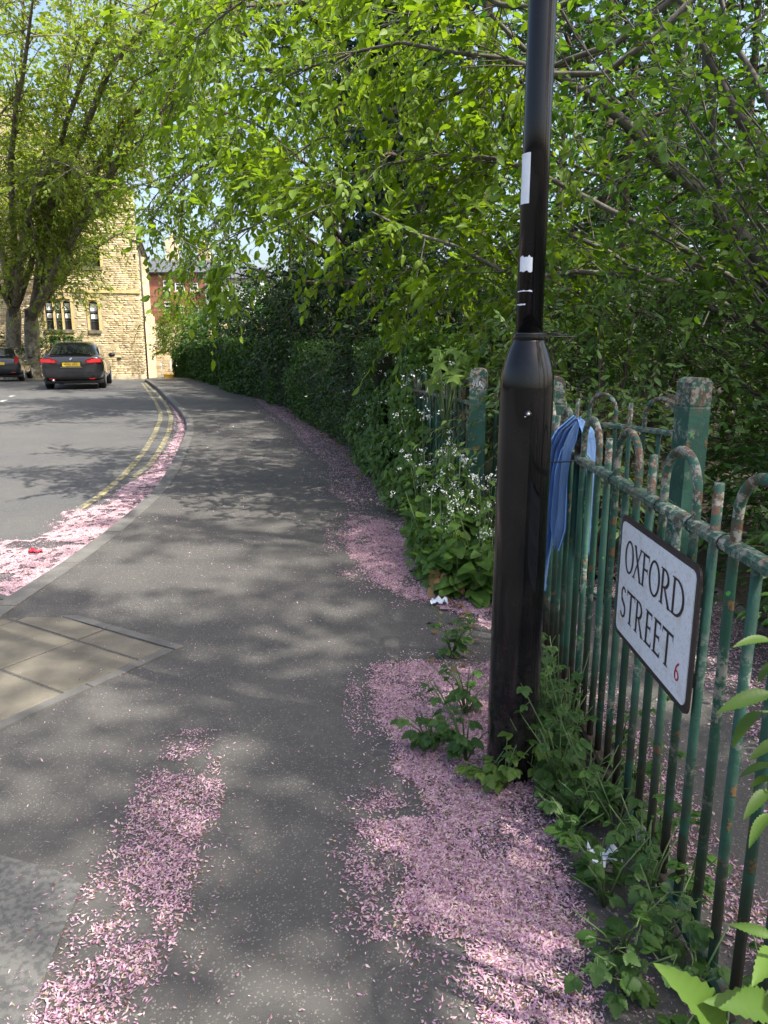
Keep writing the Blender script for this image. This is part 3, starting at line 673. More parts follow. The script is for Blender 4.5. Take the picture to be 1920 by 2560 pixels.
# ================================================================ RAILINGS, POST, SIGN
RX = .78
def hoop_pts(c, half, z0, zr, ax):
    """hoop from rail: legs at c-half and c+half along axis function ax(t)->(x,y)"""
    P = []
    for a in np.linspace(math.pi, 0, 13): P.append((*ax(c + half * math.cos(a)), zr + half * .92 * math.sin(a)))
    return [(*ax(c - half), z0)] + P + [(*ax(c + half), z0)]
def railing(name, label, ax, t0, n, rise=0, zr=1.08, zt=1.25, group=None, step=.43, gz=0, ties=()):
    base = ax(t0 + step * n / 2); root = thing(name, label, 'railing', (base[0], base[1], gz), 0, group)
    L = lambda p: (p[0] - base[0], p[1] - base[1], p[2] - gz)
    q = step / 4; half = q; zc = zt - .0125 - half * .92
    hm = sm = im = None
    for i in range(n):
        c = t0 + step * i
        MB().tube([L(p) for p in hoop_pts(c, half, gz + .02, gz + zc, ax)], .0125, 8).build('hoop', M['paint'], root, True)
        x, y = ax(c); MB().tube([L((x, y, gz + .02)), L((x + random.gauss(0, .003), y + random.gauss(0, .004), gz + .5)), L((x, y, gz + zr - .015))], .0125, 8).build('bar', M['paint'], root, True)
        x, y = ax(c + 2 * q); MB().tube([L((x, y, gz + .02)), L((x + random.gauss(0, .003), y + random.gauss(0, .004), gz + .5)), L((x + random.gauss(0, .002), y + random.gauss(0, .003), gz + 1.195 + random.gauss(0, .004)))], .0125, 8).build('bar', M['paint'], root, True)
    a, b = t0 - 2 * q, t0 + step * n - 2 * q + .02
    pts = [ax(t) for t in np.linspace(a, b, 14)]
    def rail(z, nm, r):
        rows = []
        for i, (x, y) in enumerate(pts):
            x1, y1 = pts[min(i + 1, 13)]; x0, y0 = pts[max(i - 1, 0)]; d = Vector((x1 - x0, y1 - y0, 0)).normalized(); s = Vector((-d.y, d.x, 0))
            rows.append([L((x + s.x * u, y + s.y * u, gz + z + w)) for u, w in ((-.022, -.012), (.022, -.012), (.022, .004), (.012, .013), (-.012, .013), (-.022, .004))])
        MB().loft(rows).build(nm, M['paint'], root)
    rail(zr - .013, 'top_rail', 0); rail(.055, 'bottom_rail', 0)
    for t, rr, nm, mt in ties:
        x, y = ax(t); d = Vector((ax(t + .01)[0] - x, ax(t + .01)[1] - y, 0)).normalized()
        P = []
        for k in range(13):
            a_ = 2 * math.pi * k / 12; s = Vector((-d.y, d.x, 0)) * math.cos(a_) * .027 + Vector((0, 0, 1)) * math.sin(a_) * .022
            P.append(L((x + s.x, y + s.y, gz + zr - .013 + s.z)))
        MB().tube(P, .0022, 5).build('cable_tie', mt, root, True)
    return root
axN = lambda t: (RX + .09 * max(0, (t - 2.6)) ** 2 * .35, t)
rail_near = railing('railing', 'green peeling bow top railing that carries the street name plate', axN, .61 + .011, 8, ties=[(1.80, 0, '', M['plastic']), (2.02, 0, '', M['plastic']), (2.45, 0, '', M['plastic']), (1.62, 0, '', M['plastic']), (2.88, 0, '', M['grey_tie'])])
def fpost(x, y, label, rz=0, h=1.35, w=.118, tagm=False):
    gz = float(g(y)); o = thing('gate_post', label, 'post', (x, y, gz), rz)
    hw = w / 2
    def ring(k, z): return [(-hw * k, -hw * k, z), (hw * k, -hw * k, z), (hw * k, hw * k, z), (-hw * k, hw * k, z)]
    MB().loft([ring(1, -.05), ring(1, h - .15), ring(.93, h - .142), ring(.93, h - .135)]).build('shaft', M['paint_post'], o)
    rows = []
    for yy in (-hw, hw):
        rows.append([(hw * sx, yy, z) for sx, z in ((-1, h - .135), (1, h - .135), (1, h - .025), (.75, h - .008), (.35, h), (-.35, h), (-.75, h - .008), (-1, h - .025))])
    MB().loft(rows).build('cap', M['paint_post'], o)
    return o
pA = pY(*D(1035, 795), 5.35); pB = pY(*D(1192, 812), 3.85); pC = pY(*D(1502, 815), 3.72)
postA = fpost(pA[0], pA[1], 'green gate post with white scribbled tag beside flowering plants', R(-12), pA[2] - float(g(pA[1])))
postB = fpost(pB[0], pB[1], 'rusty capped gate post right behind the black lamp post', 0, pB[2])
postC = fpost(pC[0], pC[1], 'rusty topped green gate post standing on the inner path', R(14), pC[2])
# scribble on post A
mb = MB(); rz = R(-12)
P = [(-.035, 1.19), (-.02, 1.235), (-.03, 1.245), (-.038, 1.215), (-.012, 1.205), (-.008, 1.25), (-.004, 1.2), (.008, 1.21), (.012, 1.24), (.02, 1.24), (.008, 1.215), (.026, 1.2), (.016, 1.225), (.04, 1.19)]
mb.tube([(x, -.0605, z) for x, z in P], .0022, 4); mb.build('painted_tag', M['white'], postA)
dA = unit(np.array([hx(7.5) + .25 - pA[0], 7.5 - pA[1]])); axA = lambda t: (pA[0] + dA[0] * t, pA[1] + dA[1] * t)
railing('railing', 'green bow top railing half buried in leaves beyond the tagged post', axA, .23, 5, gz=float(g(6)))
axA2 = lambda t: (pA[0] + .83 * t, pA[1] + .55 * t)
railing('railing', 'short inner railing running into the bushes behind the tagged post', axA2, .28, 3, gz=float(g(6)))
axC = lambda t: (pC[0] - .45 * t, pC[1] + .89 * t)
railing('railing', 'green bow top railing behind the inner path swallowed by bushes', axC, .2, 3, gz=.0)

# lamp post
lp = thing('lamp_post', 'black painted lamp post with wide base and torn white stickers', 'lamp post', (.461, 2.42, 0))
MB().lathe([(.0885, -.1), (.0885, .3), (.087, .78), (.0865, 1.36), (.085, 1.41), (.078, 1.445), (.064, 1.49), (.053, 1.515), (.051, 1.525)], 48).build('base', M['post'], lp, True)
MB().lathe([(.0515, 1.521), (.0520, 1.526), (.0520, 1.534), (.0505, 1.540), (.044, 1.546)], 32).build('collar', M['post'], lp, True)
MB().lathe([(.0425, 1.54), (.0415, 2.2), (.0405, 3.2), (.039, 5.2)], 32).build('shaft', M['post'], lp, True)
# door: a curved raised panel on the side towards the pavement, arched top corners
def wrap(u, z, r): a = R(-97) + u; return (r * math.cos(a), r * math.sin(a), z)
outl = []
hw = .78
for k in range(7): a = math.pi / 2 * k / 6; outl.append((-hw + .16 * (1 - math.cos(a)) if False else -hw + .16 - .16 * math.cos(a), 1.345 + .03 * math.sin(a)))
for k in range(7): a = math.pi / 2 * k / 6; outl.append((hw - .16 + .16 * math.sin(a), 1.345 + .03 * math.cos(a)))
nU = 25
rows = []
for rr in (.0875, .0908):
    us_ = np.linspace(-hw, hw, nU)
    for ends in (0,): 
        top = [wrap(u, np.interp(u, [o_[0] for o_ in outl], [o_[1] for o_ in outl]), rr) for u in us_]; bot = [wrap(u, .757, rr) for u in us_]
    rows.append((bot, top))
mb = MB(); mb.grid([rows[1][0], [wrap(u, 1.0, .0906) for u in us_], rows[1][1]]); mb.grid([rows[1][1], rows[0][1]]); mb.grid([rows[0][0], rows[1][0]])
for e in (0, -1): mb.grid([[rows[0][0][e], rows[0][1][e]], [rows[1][0][e], rows[1][1][e]]])
door = mb.build('door', M['post'], lp, True)
c = wrap(.02, 1.295, .092); MB().tube([c, (c[0] * 1.03, c[1] * 1.03, c[2])], .011, 16).build('lock', M['plastic'], door, True)
c2 = wrap(.02, 1.295, .0945); MB().tube([c2, (c2[0] * 1.02, c2[1] * 1.02, c2[2])], .0055, 12).build('lock_bolt', M['steel'], door, True)
c3 = wrap(-.07, 1.287, .0925); MB().tube([c3, (c3[0] * 1.004, c3[1] * 1.004, c3[2] - .001)], .004, 7).build('paint_chip', M['white'], door)
def sticker(a0, a1, z0, z1, mat, name='sticker', r=.0432, jag=0):
    us_ = np.linspace(R(a0), R(a1), 9)
    MB().grid([[(r * math.cos(u), r * math.sin(u), z + (random.uniform(-jag, jag))) for u in us_] for z in np.linspace(z0, z1, 4)]).build(name, mat, lp)
sticker(188, 238, 1.925, 2.068, M['paper'], r=.0435)
sticker(205, 262, 1.728, 1.772, M['paper'], 'torn_sticker', r=.0437, jag=.004)
sticker(195, 265, 1.668, 1.672, M['paper'], 'torn_sticker', r=.0438, jag=.0015)
sticker(192, 240, 1.628, 1.632, M['paper'], 'torn_sticker', r=.0438, jag=.001)
for k, dz in enumerate((0, .006, .012)):
    P = [(.0555 * math.cos(a), .0555 * math.sin(a), 1.533 + dz * .6) for a in np.linspace(-2.6, 1.2, 16)] + [(.075 + .02 * k, .055 - .02 * k, 1.535 + dz), (.16 - .02 * k, .04, 1.532 + dz)]
    MB().tube(P, .0018, 5).build('cable_tie', M['plastic'], lp, True)
hd = MB(); hd.tube([(0, 0, 5.2), (0, 0, 5.5), (-.15, -.02, 5.7), (-.6, -.05, 5.78)], .03, 10); hd.build('bracket_arm', M['post'], lp, True)
MB().loft([[(-.55, -.1, 5.74), (-.55, .0, 5.74), (-.55, .0, 5.82), (-.55, -.1, 5.82)], [(-.8, -.17, 5.72), (-.8, .07, 5.72), (-.8, .07, 5.84), (-.8, -.17, 5.84)], [(-1.2, -.13, 5.74), (-1.2, .03, 5.74), (-1.2, .03, 5.8), (-1.2, -.13, 5.8)]]).build('lantern', M['galv'], lp)

# street name plate: u runs towards the camera (-Y), v up
SX = .755
sg = thing('street_sign', 'white OXFORD STREET name plate fixed to the green railing', 'sign', (SX, 2.0, .6))
def sp(u, v, x=0.): return (x, .27 - u, v - .6 + .012 * (.3 - u) * 0)
def rrect(u0, u1, v0, v1, r, x):
    P = []
    for cx, cy, a0 in ((u1 - r, v1 - r, 0), (u0 + r, v1 - r, 90), (u0 + r, v0 + r, 180), (u1 - r, v0 + r, 270)):
        for k in range(6): a = R(a0 + 18 * k); P.append(sp(cx + r * math.cos(a), cy + r * math.sin(a), x))
    return P
a = rrect(-.004, .588, .600, .990, .03, -.003); b = rrect(-.004, .588, .600, .990, .03, .003)
MB().loft([a, b]).build('border', M['black'], sg)
a = rrect(.014, .570, .618, .972, .022, -.0055); b = rrect(.014, .570, .618, .972, .022, -.0031)
MB().loft([a, b]).build('plate', M['sign'], sg)
XL = -.0066
def seg(mb, p, q, w0, w1=None):
    w1 = w1 or w0; d = np.array(q, float) - np.array(p, float); d /= np.linalg.norm(d); nn = np.array([-d[1], d[0]])
    P = [np.array(p) + nn * w0 / 2, np.array(q) + nn * w1 / 2, np.array(q) - nn * w1 / 2, np.array(p) - nn * w0 / 2]
    zz = XL - random.uniform(0, .0002); mb.add([sp(x, y, zz) for x, y in P], [(0, 1, 2, 3)])
def arc(mb, c, rx, ry, a0, a1, thick, thin, n=28, tilt=0):
    A = np.linspace(R(a0), R(a1), n); o = []; i_ = []
    for t in A:
        w = thin + (thick - thin) * abs(math.cos(t - R(tilt)))
        o.append((c[0] + rx * math.cos(t), c[1] + ry * math.sin(t))); i_.append((c[0] + (rx - w) * math.cos(t), c[1] + (ry - w) * math.sin(t)))
    zz = XL - random.uniform(0, .0002); mb.grid([[sp(*p, zz) for p in o], [sp(*p, zz) for p in i_]])
TK, TN = .0125, .0062
def serif(mb, x, y, w=.022): seg(mb, (x - w / 2, y), (x + w / 2, y), .004)
def letter(ch, x0, x1, y0=.824, y1=.924):
    mb = MB(); w = x1 - x0; h = y1 - y0; ym = (y0 + y1) / 2
    if ch == 'O': arc(mb, ((x0 + x1) / 2, ym), w / 2, h / 2 + .002, 0, 360, TK, TN, 40, 12)
    elif ch == 'X':
        seg(mb, (x0 + .008, y1), (x1 - .004, y0), TK, TK); seg(mb, (x1 - .008, y1), (x0 + .006, y0), TN, TN)
        for x, y in ((x0 + .008, y1 - .002), (x1 - .008, y1 - .002), (x0 + .006, y0 + .002), (x1 - .004, y0 + .002)): serif(mb, x, y)
    elif ch in 'FE':
        seg(mb, (x0 + .01, y0), (x0 + .01, y1), TK); serif(mb, x0 + .007, y0 + .002, .024); serif(mb, x0 + .006, y1 - .002, .02)
        seg(mb, (x0 + .01, y1 - .004), (x1, y1 - .004), .008); seg(mb, (x0 + .01, ym + .003), (x1 - .008, ym + .003), .007)
        seg(mb, (x1 - .002, y1), (x1 - .001, y1 - .018), .004, .003); seg(mb, (x1 - .008, ym + .011), (x1 - .008, ym - .006), .003)
        if ch == 'E': seg(mb, (x0 + .01, y0 + .004), (x1 + .002, y0 + .004), .008); seg(mb, (x1, y0), (x1 + .003, y0 + .018), .004, .003)
    elif ch in 'RD':
        seg(mb, (x0 + .01, y0), (x0 + .01, y1), TK); serif(mb, x0 + .008, y0 + .002, .026); serif(mb, x0 + .006, y1 - .002, .02)
        if ch == 'R':
            r_ = h * .27; arc(mb, (x0 + .024, y1 - r_), w - .032, r_, -90, 90, TK, TN); seg(mb, (x0 + .01, y1 - .003), (x0 + .026, y1 - .003), TN); seg(mb, (x0 + .01, y1 - 2 * r_ + .003), (x0 + .026, y1 - 2 * r_ + .003), TN)
            seg(mb, (x0 + .026, y1 - 2 * r_ + .004), (x1, y0), .009, .013); seg(mb, (x1 - .012, y0 + .002), (x1 + .012, y0 + .002), .004)
        else:
            arc(mb, (x0 + .028, ym), w - .028, h / 2, -90, 90, TK, TN); seg(mb, (x0 + .008, y1 - .003), (x0 + .03, y1 - .003), TN); seg(mb, (x0 + .008, y0 + .003), (x0 + .03, y0 + .003), TN)
    elif ch == 'T':
        xm = (x0 + x1) / 2; seg(mb, (xm, y0), (xm, y1), TK); seg(mb, (x0, y1 - .004), (x1, y1 - .004), .008); serif(mb, xm, y0 + .002, .028)
        seg(mb, (x0 + .001, y1 + .001), (x0, y1 - .018), .004, .003); seg(mb, (x1 - .001, y1 + .001), (x1, y1 - .018), .004, .003)
    elif ch == 'S':
        r1 = h * .26; xm = (x0 + x1) / 2; arc(mb, (xm, y1 - r1), w / 2 * .85, r1, 30, 245, TK * .8, TN); arc(mb, (xm, y0 + r1), w / 2, r1, -150, 65, TK * .9, TN)
        seg(mb, (xm - w * .3, y1 - r1 * 1.55), (xm + w * .34, y0 + r1 * 1.5), TK)
    return mb
for ch, x0, x1 in (('O', .060, .137), ('X', .137, .205), ('F', .213, .264), ('O', .268, .352), ('R', .360, .424), ('D', .440, .519)):
    letter(ch, x0, x1).build('letter', M['black'], sg)
for ch, x0, x1 in (('S', .046, .096), ('T', .104, .176), ('R', .186, .248), ('E', .272, .319), ('E', .338, .386), ('T', .399, .472)):
    letter(ch, x0, x1, .672, .772).build('letter', M['black'], sg)
mb = MB(); arc(mb, (.511, .679), .0145, .0145, 0, 360, .006, .004); arc(mb, (.531, .678), .034, .040, 105, 185, .0065, .005); mb.build('digit', M['red'], sg)
for u, v in ((.545, .90), (.545, .69), (.03, .90), (.03, .69)):
    p = sp(u, v, .004); MB().tube([p, (p[0] + .045, p[1], p[2])], .006, 8).build('bolt', M['steel'], sg, True)
    MB().box((p[0] + .012, p[1], p[2]), (.014, .06, .03)).build('bracket', M['plastic'], sg)
    q = (p[0] + .03, p[1], p[2]); MB().tube([q, (q[0] + .008, q[1], q[2])], .011, 6).build('nut', M['steel'], sg)
# long loose cable tie sticking out of the rail
tie = thing('cable_tie', 'long black cable tie tail sticking out past the blue cardigan', 'cable tie', (RX, 2.72, 1.07))
MB().tube([(.03, -.16, -.012), (.02, -.02, .005), (-.03, .12, -.002), (-.135, .16, -.012)], .0028, 6).build('strap', M['plastic'], tie, True)
MB().box((.028, -.16, -.012), (.008, .008, .010)).build('tie_head', M['plastic'], tie)

# cardigan
def cloth(name, path, parent, widths, wdir, folds, amp, seed, thick=.0):
    r = np.random.default_rng(seed); n = 64; m = 44; rows = []
    P = resample(path, n); W = np.interp(np.linspace(0, 1, n), *zip(*widths)); wd = np.array([*wdir, 0.], float); wd /= np.linalg.norm(wd); nd = np.array([-wd[1], wd[0], 0]); ph = r.random(4) * 6
    for i in range(n):
        t = i / (n - 1); row = []
        for j in range(m):
            s = j / (m - 1) - .5; f = amp * min(1, t * 8 + .15) * (math.sin(s * folds * 6.283 + ph[0] + 1.2 * math.sin(t * 3)) + .5 * math.sin(s * folds * 13 + ph[1] + t * 5))
            p = P[i] + wd * W[i] * s * (1 + .03 * math.sin(t * 5 + ph[2])) + nd * f + np.array([0, 0, -.03 * abs(s) * math.sin(t * 7 + ph[3]) * 2]); row.append(tuple(p))
        rows.append(row)
    mb = MB().grid(rows); me = mb.mesh(name, True); uvl = me.uv_layers.new(name='UVMap')
    li = np.empty(len(me.loops), np.int32); me.loops.foreach_get('vertex_index', li); uvs = np.stack([(li % m) / m, (li // m) / n * 3], 1); uvl.data.foreach_set('uv', uvs.astype(np.float32).ravel())
    o = link(name, me, M['knit'], parent); s = o.modifiers.new('thick', 'SOLIDIFY'); s.thickness = .004; return o
cd = thing('cardigan', 'light blue knitted cardigan hooked over a railing spike', 'clothing', (RX, 2.985, .6))
cz = lambda *pts: [(x - RX, y - 2.985, z - .6) for x, y, z in pts]
cloth('front_panel', cz((RX, 2.985, 1.214), (RX - .045, 3.0, 1.17), (RX - .075, 3.03, 1.09), (RX - .09, 3.04, .95), (RX - .095, 3.04, .75), (RX - .10, 3.05, .60), (RX - .105, 3.05, .48)), cd,
      [(0, .03), (.08, .06), (.25, .085), (.5, .08), (.78, .075), (.85, .055), (.97, .045), (1, .055)], (-.85, .5), 3, .022, 1)
cloth('sleeve', cz((RX - .01, 2.96, 1.213), (RX - .05, 2.95, 1.12), (RX - .06, 2.955, .95), (RX - .065, 2.97, .70)), cd, [(0, .02), (.15, .04), (.6, .05), (.85, .07), (1, .015)], (-.5, .86), 1.5, .012, 2)
cloth('back_panel', cz((RX, 2.985, 1.214), (RX + .035, 2.96, 1.15), (RX + .055, 2.93, 1.0), (RX + .06, 2.93, .78), (RX + .06, 2.94, .66)), cd, [(0, .035), (.15, .10), (.5, .16), (1, .10)], (.35, .93), 2, .014, 3)

# litter
def scrap(name, label, p, s, seed, mat):
    r = np.random.default_rng(seed); n = 7; rows = []
    for i in range(n):
        rows.append([(s * ((i / (n - 1)) - .5) + r.normal(0, s * .06), s * .8 * ((j / (n - 1)) - .5) + r.normal(0, s * .06), s * .13 + s * .5 * r.random() * r.random()) for j in range(n)])
    for i in range(n):
        rows[i] = [(x, y, max(.003, z)) for x, y, z in rows[i]]
    o = link(name, MB().grid(rows).mesh(name), mat, None, loc=tuple(p)); return tag(o, label, 'litter')
q = pg(1098, 1511); scrap('crumpled_tissue', 'crumpled pale tissue on the petals beside the leafy plants', q, .09, 4, M['paper'])
q = pg(1490, 2200); scrap('paper_scrap', 'folded white paper caught in weeds at the railing foot', (q[0] + .02, q[1], .06), .085, 9, M['paper'])
q = pg(88, 1383, ROAD); scrap('red_wrapper', 'small red wrapper lying on petals in the road gutter', q, .09, 12, M['red'])

# ================================================================ BUILDINGS
AL = R(15); FD = np.array([-math.cos(AL), -math.sin(AL)])          # along the facade towards the left
SDIR = np.array([-math.sin(AL), math.cos(AL)]); NRM = -SDIR             # into the building / out of the facade
C0 = np.array([(322 - 829.5) * 42 / 1597., 42.0]); BZ = -.45
bld = thing('stone_building', 'tall sandstone building with leaded mullioned windows behind the plane trees', 'building', (C0[0], C0[1], BZ))
def fp(s, z, out=0.): p = FD * s + NRM * out; return (p[0], p[1], z - BZ)
def fbox(mb, s0, s1, z0, z1, o0, o1):
    v = [fp(s, z, o) for o in (o0, o1) for s, z in ((s0, z0), (s1, z0), (s1, z1), (s0, z1))]
    return mb.add(v, [(0, 1, 2, 3), (7, 6, 5, 4), (0, 4, 5, 1), (1, 5, 6, 2), (2, 6, 7, 3), (3, 7, 4, 0)])
def sboxx(mb, d0, d1, z0, z1, o0, o1):      # on the side wall, which runs away from the corner
    def q(d, z, o): p = SDIR * d - FD * o; return (p[0], p[1], z - BZ)
    v = [q(d, z, o) for o in (o0, o1) for d, z in ((d0, z0), (d1, z0), (d1, z1), (d0, z1))]
    return mb.add(v, [(0, 1, 2, 3), (7, 6, 5, 4), (0, 4, 5, 1), (1, 5, 6, 2), (2, 6, 7, 3), (3, 7, 4, 0)])
FW, GH = 17., 9.6
# wall backing with real openings: (s0,s1,z0,z1)
win3 = (3.58, 4.86, 2.42, 4.02); win1 = (2.2, 2.66, 2.40, 3.98); winb = (3.55, 4.8, .95, 2.08); winu = (3.2, 4.75, 5.6, 7.2); winu1 = (1.9, 2.7, 5.7, 7.2)
win3b = (9.6, 10.9, 2.42, 4.02)
OPEN = [win3, win1, winb, winu, winu1, win3b]
mb = MB(); ss = sorted({0, FW, *[o[0] for o in OPEN], *[o[1] for o in OPEN]}); zs = sorted({BZ - .3, GH, *[o[2] for o in OPEN], *[o[3] for o in OPEN]})
for i in range(len(ss) - 1):
    for j in range(len(zs) - 1):
        cs, cz_ = (ss[i] + ss[i + 1]) / 2, (zs[j] + zs[j + 1]) / 2
        if not any(o[0] < cs < o[1] and o[2] < cz_ < o[3] for o in OPEN): fbox(mb, ss[i], ss[i + 1], zs[j], zs[j + 1], -.4, 0)
gab = [fp(0, GH, -.01), fp(FW, GH, -.01), fp(FW / 2, GH + 6, -.01)]; gab2 = [fp(0, GH, -.39), fp(FW, GH, -.39), fp(FW / 2, GH + 6, -.39)]
mb.add(gab + gab2, [(0, 1, 2), (5, 4, 3), (0, 2, 5, 3), (1, 4, 5, 2)])
wall = mb.build('wall', M['mortar'], bld)
# coursed stones
stones = []
z = BZ - .1
while z < GH:
    h = random.choice((.085, .10, .11, .12, .14)); s = -random.uniform(0, .2)
    while s < FW:
        L = random.uniform(.16, .45); s0, s1 = max(s, 0) + .008, min(s + L, FW) - .008
        if s1 - s0 > .05 and not any(o[0] - .14 < s1 and s0 < o[1] + .14 and o[2] - .2 < z + h and z < o[3] + .14 for o in OPEN): stones.append((s0, s1, z + .008, min(z + h, GH) - .008, random.uniform(.006, .02)))
        s += L
    z += h
def stone_mesh(s0, s1, z0, z1, o): 
    b = .012
    return [fp(s0, z0, -.01), fp(s1, z0, -.01), fp(s1, z1, -.01), fp(s0, z1, -.01), fp(s0 + b, z0 + b, o), fp(s1 - b, z0 + b, o), fp(s1 - b, z1 - b, o), fp(s0 + b, z1 - b, o)]
SF = [(4, 5, 6, 7)[::-1], (0, 1, 5, 4)[::-1], (1, 2, 6, 5)[::-1], (2, 3, 7, 6)[::-1], (3, 0, 4, 7)[::-1]]
vis = []
for i, st in enumerate(stones):
    p = np.array(fp((st[0] + st[1]) / 2, (st[2] + st[3]) / 2)) + np.array([C0[0], C0[1], BZ]); u, v, dep = project([p])
    if 0 < u[0] < 400 and 560 < v[0] < 950: vis.append((-(st[1] - st[0]) * (st[3] - st[2]), i))
single = {i for _, i in sorted(vis)[:290]}
for i in single: MB().add(stone_mesh(*stones[i]), SF).build('stone', M['stone'], bld)
rest = [st for i, st in enumerate(stones) if i not in single]
V = np.array([stone_mesh(*st) for st in rest]).reshape(-1, 3); Fi = (np.array(SF)[None] + (np.arange(len(rest)) * 8)[:, None, None]).reshape(-1, 4)
o = link('stonework', np_mesh('stonework', V, [Fi], np.repeat(rng.random(len(rest)), 8)), M['stone'], bld); o['kind'] = 'stuff'
# side wall with its own courses, buttresses, pipes and slate roof
mb = MB(); sboxx(mb, .02, 9.5, BZ - .3, 7.0, -.35, 0); mb.build('side_wall', M['mortar'], bld)
Vs = []; z = BZ
while z < 6.95:
    h = random.choice((.12, .15, .17)); s = 0.
    while s < 9.4:
        L = random.uniform(.25, .6); q = lambda d, zz, o: tuple(SDIR[k] * d - FD[k] * o for k in (0, 1)) + (zz - BZ,)
        s1 = min(s + L, 9.45) - .01; o = random.uniform(.012, .035); z1 = z + h - .012
        Vs.append([q(s + .01, z, -.01), q(s1, z, -.01), q(s1, z1, -.01), q(s + .01, z1, -.01), q(s + .02, z + .01, o), q(s1 - .01, z + .01, o), q(s1 - .01, z1 - .01, o), q(s + .02, z1 - .01, o)]); s += L
    z += h
V = np.array(Vs).reshape(-1, 3); Fi = (np.array(SF)[None, :, ::-1] + (np.arange(len(Vs)) * 8)[:, None, None]).reshape(-1, 4)
o = link('side_stonework', np_mesh('side_stonework', V, [Fi], np.repeat(rng.random(len(Vs)), 8)), M['stone'], bld); o['kind'] = 'stuff'
for d in (3.0, 6.2): mb = MB(); sboxx(mb, d, d + .6, BZ - .2, 3.4, 0, .5); sboxx(mb, d, d + .6, 3.4, 6.6, 0, .3); mb.build('buttress', M['stone'], bld)
for d in (1.2, 5.2):
    q = SDIR * d - FD * .09; MB().tube([(q[0], q[1], 0), (q[0], q[1], 3.2), (q[0] + .02, q[1], 3.4), (q[0], q[1], 7.2)], .05, 8).build('downpipe', M['iron'], bld, True)
mb = MB(); sboxx(mb, -.02, 9.7, 7.0, 7.14, -.3, .22); mb.build('gutter', M['iron'], bld)
mb = MB(); q = lambda d, o, z: tuple(SDIR[k] * d - FD[k] * o for k in (0, 1)) + (z - BZ,)
mb.add([q(-.01 + .42, .28, 7.1), q(9.7, .28, 7.1), q(9.7, -FW / 2, 13.5), q(.41, -FW / 2, 13.5), q(.41, .28, 7.2), q(9.7, .28, 7.2), q(9.7, -FW / 2, 13.6), q(.41, -FW / 2, 13.6)], [(0, 1, 2, 3), (7, 6, 5, 4), (0, 4, 5, 1), (1, 5, 6, 2), (2, 6, 7, 3), (3, 7, 4, 0)]); mb.build('roof', M['slate'], bld)
# string course, window dressings
mb = MB(); fbox(mb, -.03, FW, 4.36, 4.5, 0, .07); mb.build('string_course', M['ashlar'], bld)
mb = MB(); fbox(mb, -.03, FW, BZ - .1, .0, 0, .09); mb.build('plinth', M['stone'], bld)
def window(o, lights, trac=True, blind=.4, transom=None):
    s0, s1, z0, z1 = o; W = thing  # part with sub-parts
    root = MB(); fbox(root, s0 - .12, s0, z0 - .02, z1 + .12, -.2, .035); fbox(root, s1, s1 + .12, z0 - .02, z1 + .12, -.2, .036); fbox(root, s0, s1, z1, z1 + .12, -.2, .034)
    win = root.build('window', M['ashlar'], bld)
    mb = MB(); fbox(mb, s0 - .1, s1 + .1, z0 - .17, z0 - .0, -.25, .09); mb.build('sill', M['sill'], win)
    n = lights; w = (s1 - s0) / n
    for i in range(1, n): mb = MB(); fbox(mb, s0 + w * i - .05, s0 + w * i + .05, z0, z1, -.22, -.03); mb.build('mullion', M['ashlar'], win)
    zt = transom or (z0 + (z1 - z0) * .6)
    for i in range(n):
        a, b = s0 + w * i + (.05 if i else 0), s0 + w * (i + 1) - (.05 if i < n - 1 else 0)
        mb = MB(); fbox(mb, a, b, z0, z1, -.2, -.17); mb.build('pane', M['glass'], win)
        mb = MB(); t = .035
        fbox(mb, a, a + t, z0, z1, -.17, -.13); fbox(mb, b - t, b, z0, z1, -.17, -.13); fbox(mb, a + t, b - t, zt - .03, zt + .03, -.17, -.12); fbox(mb, a + t, b - t, z0, z0 + t, -.17, -.13)
        fbox(mb, a + t, b - t, (z0 + zt) / 2 - .015, (z0 + zt) / 2 + .015, -.17, -.14); mb.build('frame', M['lead'], win)
        if blind: mb = MB(); fbox(mb, a + t + .02, b - t - .02, zt + .06, z1 - .22, -.165, -.16); mb.build('blind', M['blind'], win)
        if blind: mb = MB(); fbox(mb, a + t + .02, b - t - .03, zt - .35, zt - .1, -.165, -.16); mb.build('blind', M['blind'], win)
        if trac:   # cusped head
            mb = MB(); m = (a + b) / 2; hw_ = (b - a) / 2
            prof = [(a, z1), (a, z1 - .2)] + [(m - hw_ * math.cos(t_) * .95, z1 - .2 + .15 * math.sin(t_)) for t_ in np.linspace(.15, math.pi - .15, 9)] + [(b, z1 - .2), (b, z1)]
            top = [(p[0], z1) for p in prof]; mb.grid([[fp(*p, -.05) for p in prof], [fp(*p, -.05) for p in top]]); mb.grid([[fp(*p, -.2) for p in prof], [fp(*p, -.05) for p in prof]]); mb.build('cusped_head', M['ashlar'], win)
    return win
window(win3, 3); window(win1, 1); window(win3b, 3); window(winb, 2, False, .3); window(winu, 2, False, 0); window(winu1, 1, False, 0)
for o in (win3, win1, win3b):   # relieving arch
    c = (o[0] + o[1]) / 2; hw_ = (o[1] - o[0]) / 2 + .25; n = 9 if o is not win1 else 5
    for k in range(n):
        t = (k - (n - 1) / 2) / (n - 1) * 2; s = c + t * hw_; zz = 4.2 - .1 * t * t - .01; mb = MB(); wv = hw_ / n * .9; fbox(mb, s - wv, s + wv, zz - .02, min(zz + .16, 4.355), .0, .042); mb.build('voussoir', M['stone'], bld)
for s, zz in ((3.1, 4.15), (1.3, .9)): mb = MB(); fbox(mb, s - .1, s + .1, zz - .06, zz + .06, -.0, .045); mb.build('air_vent', M['iron'], bld)

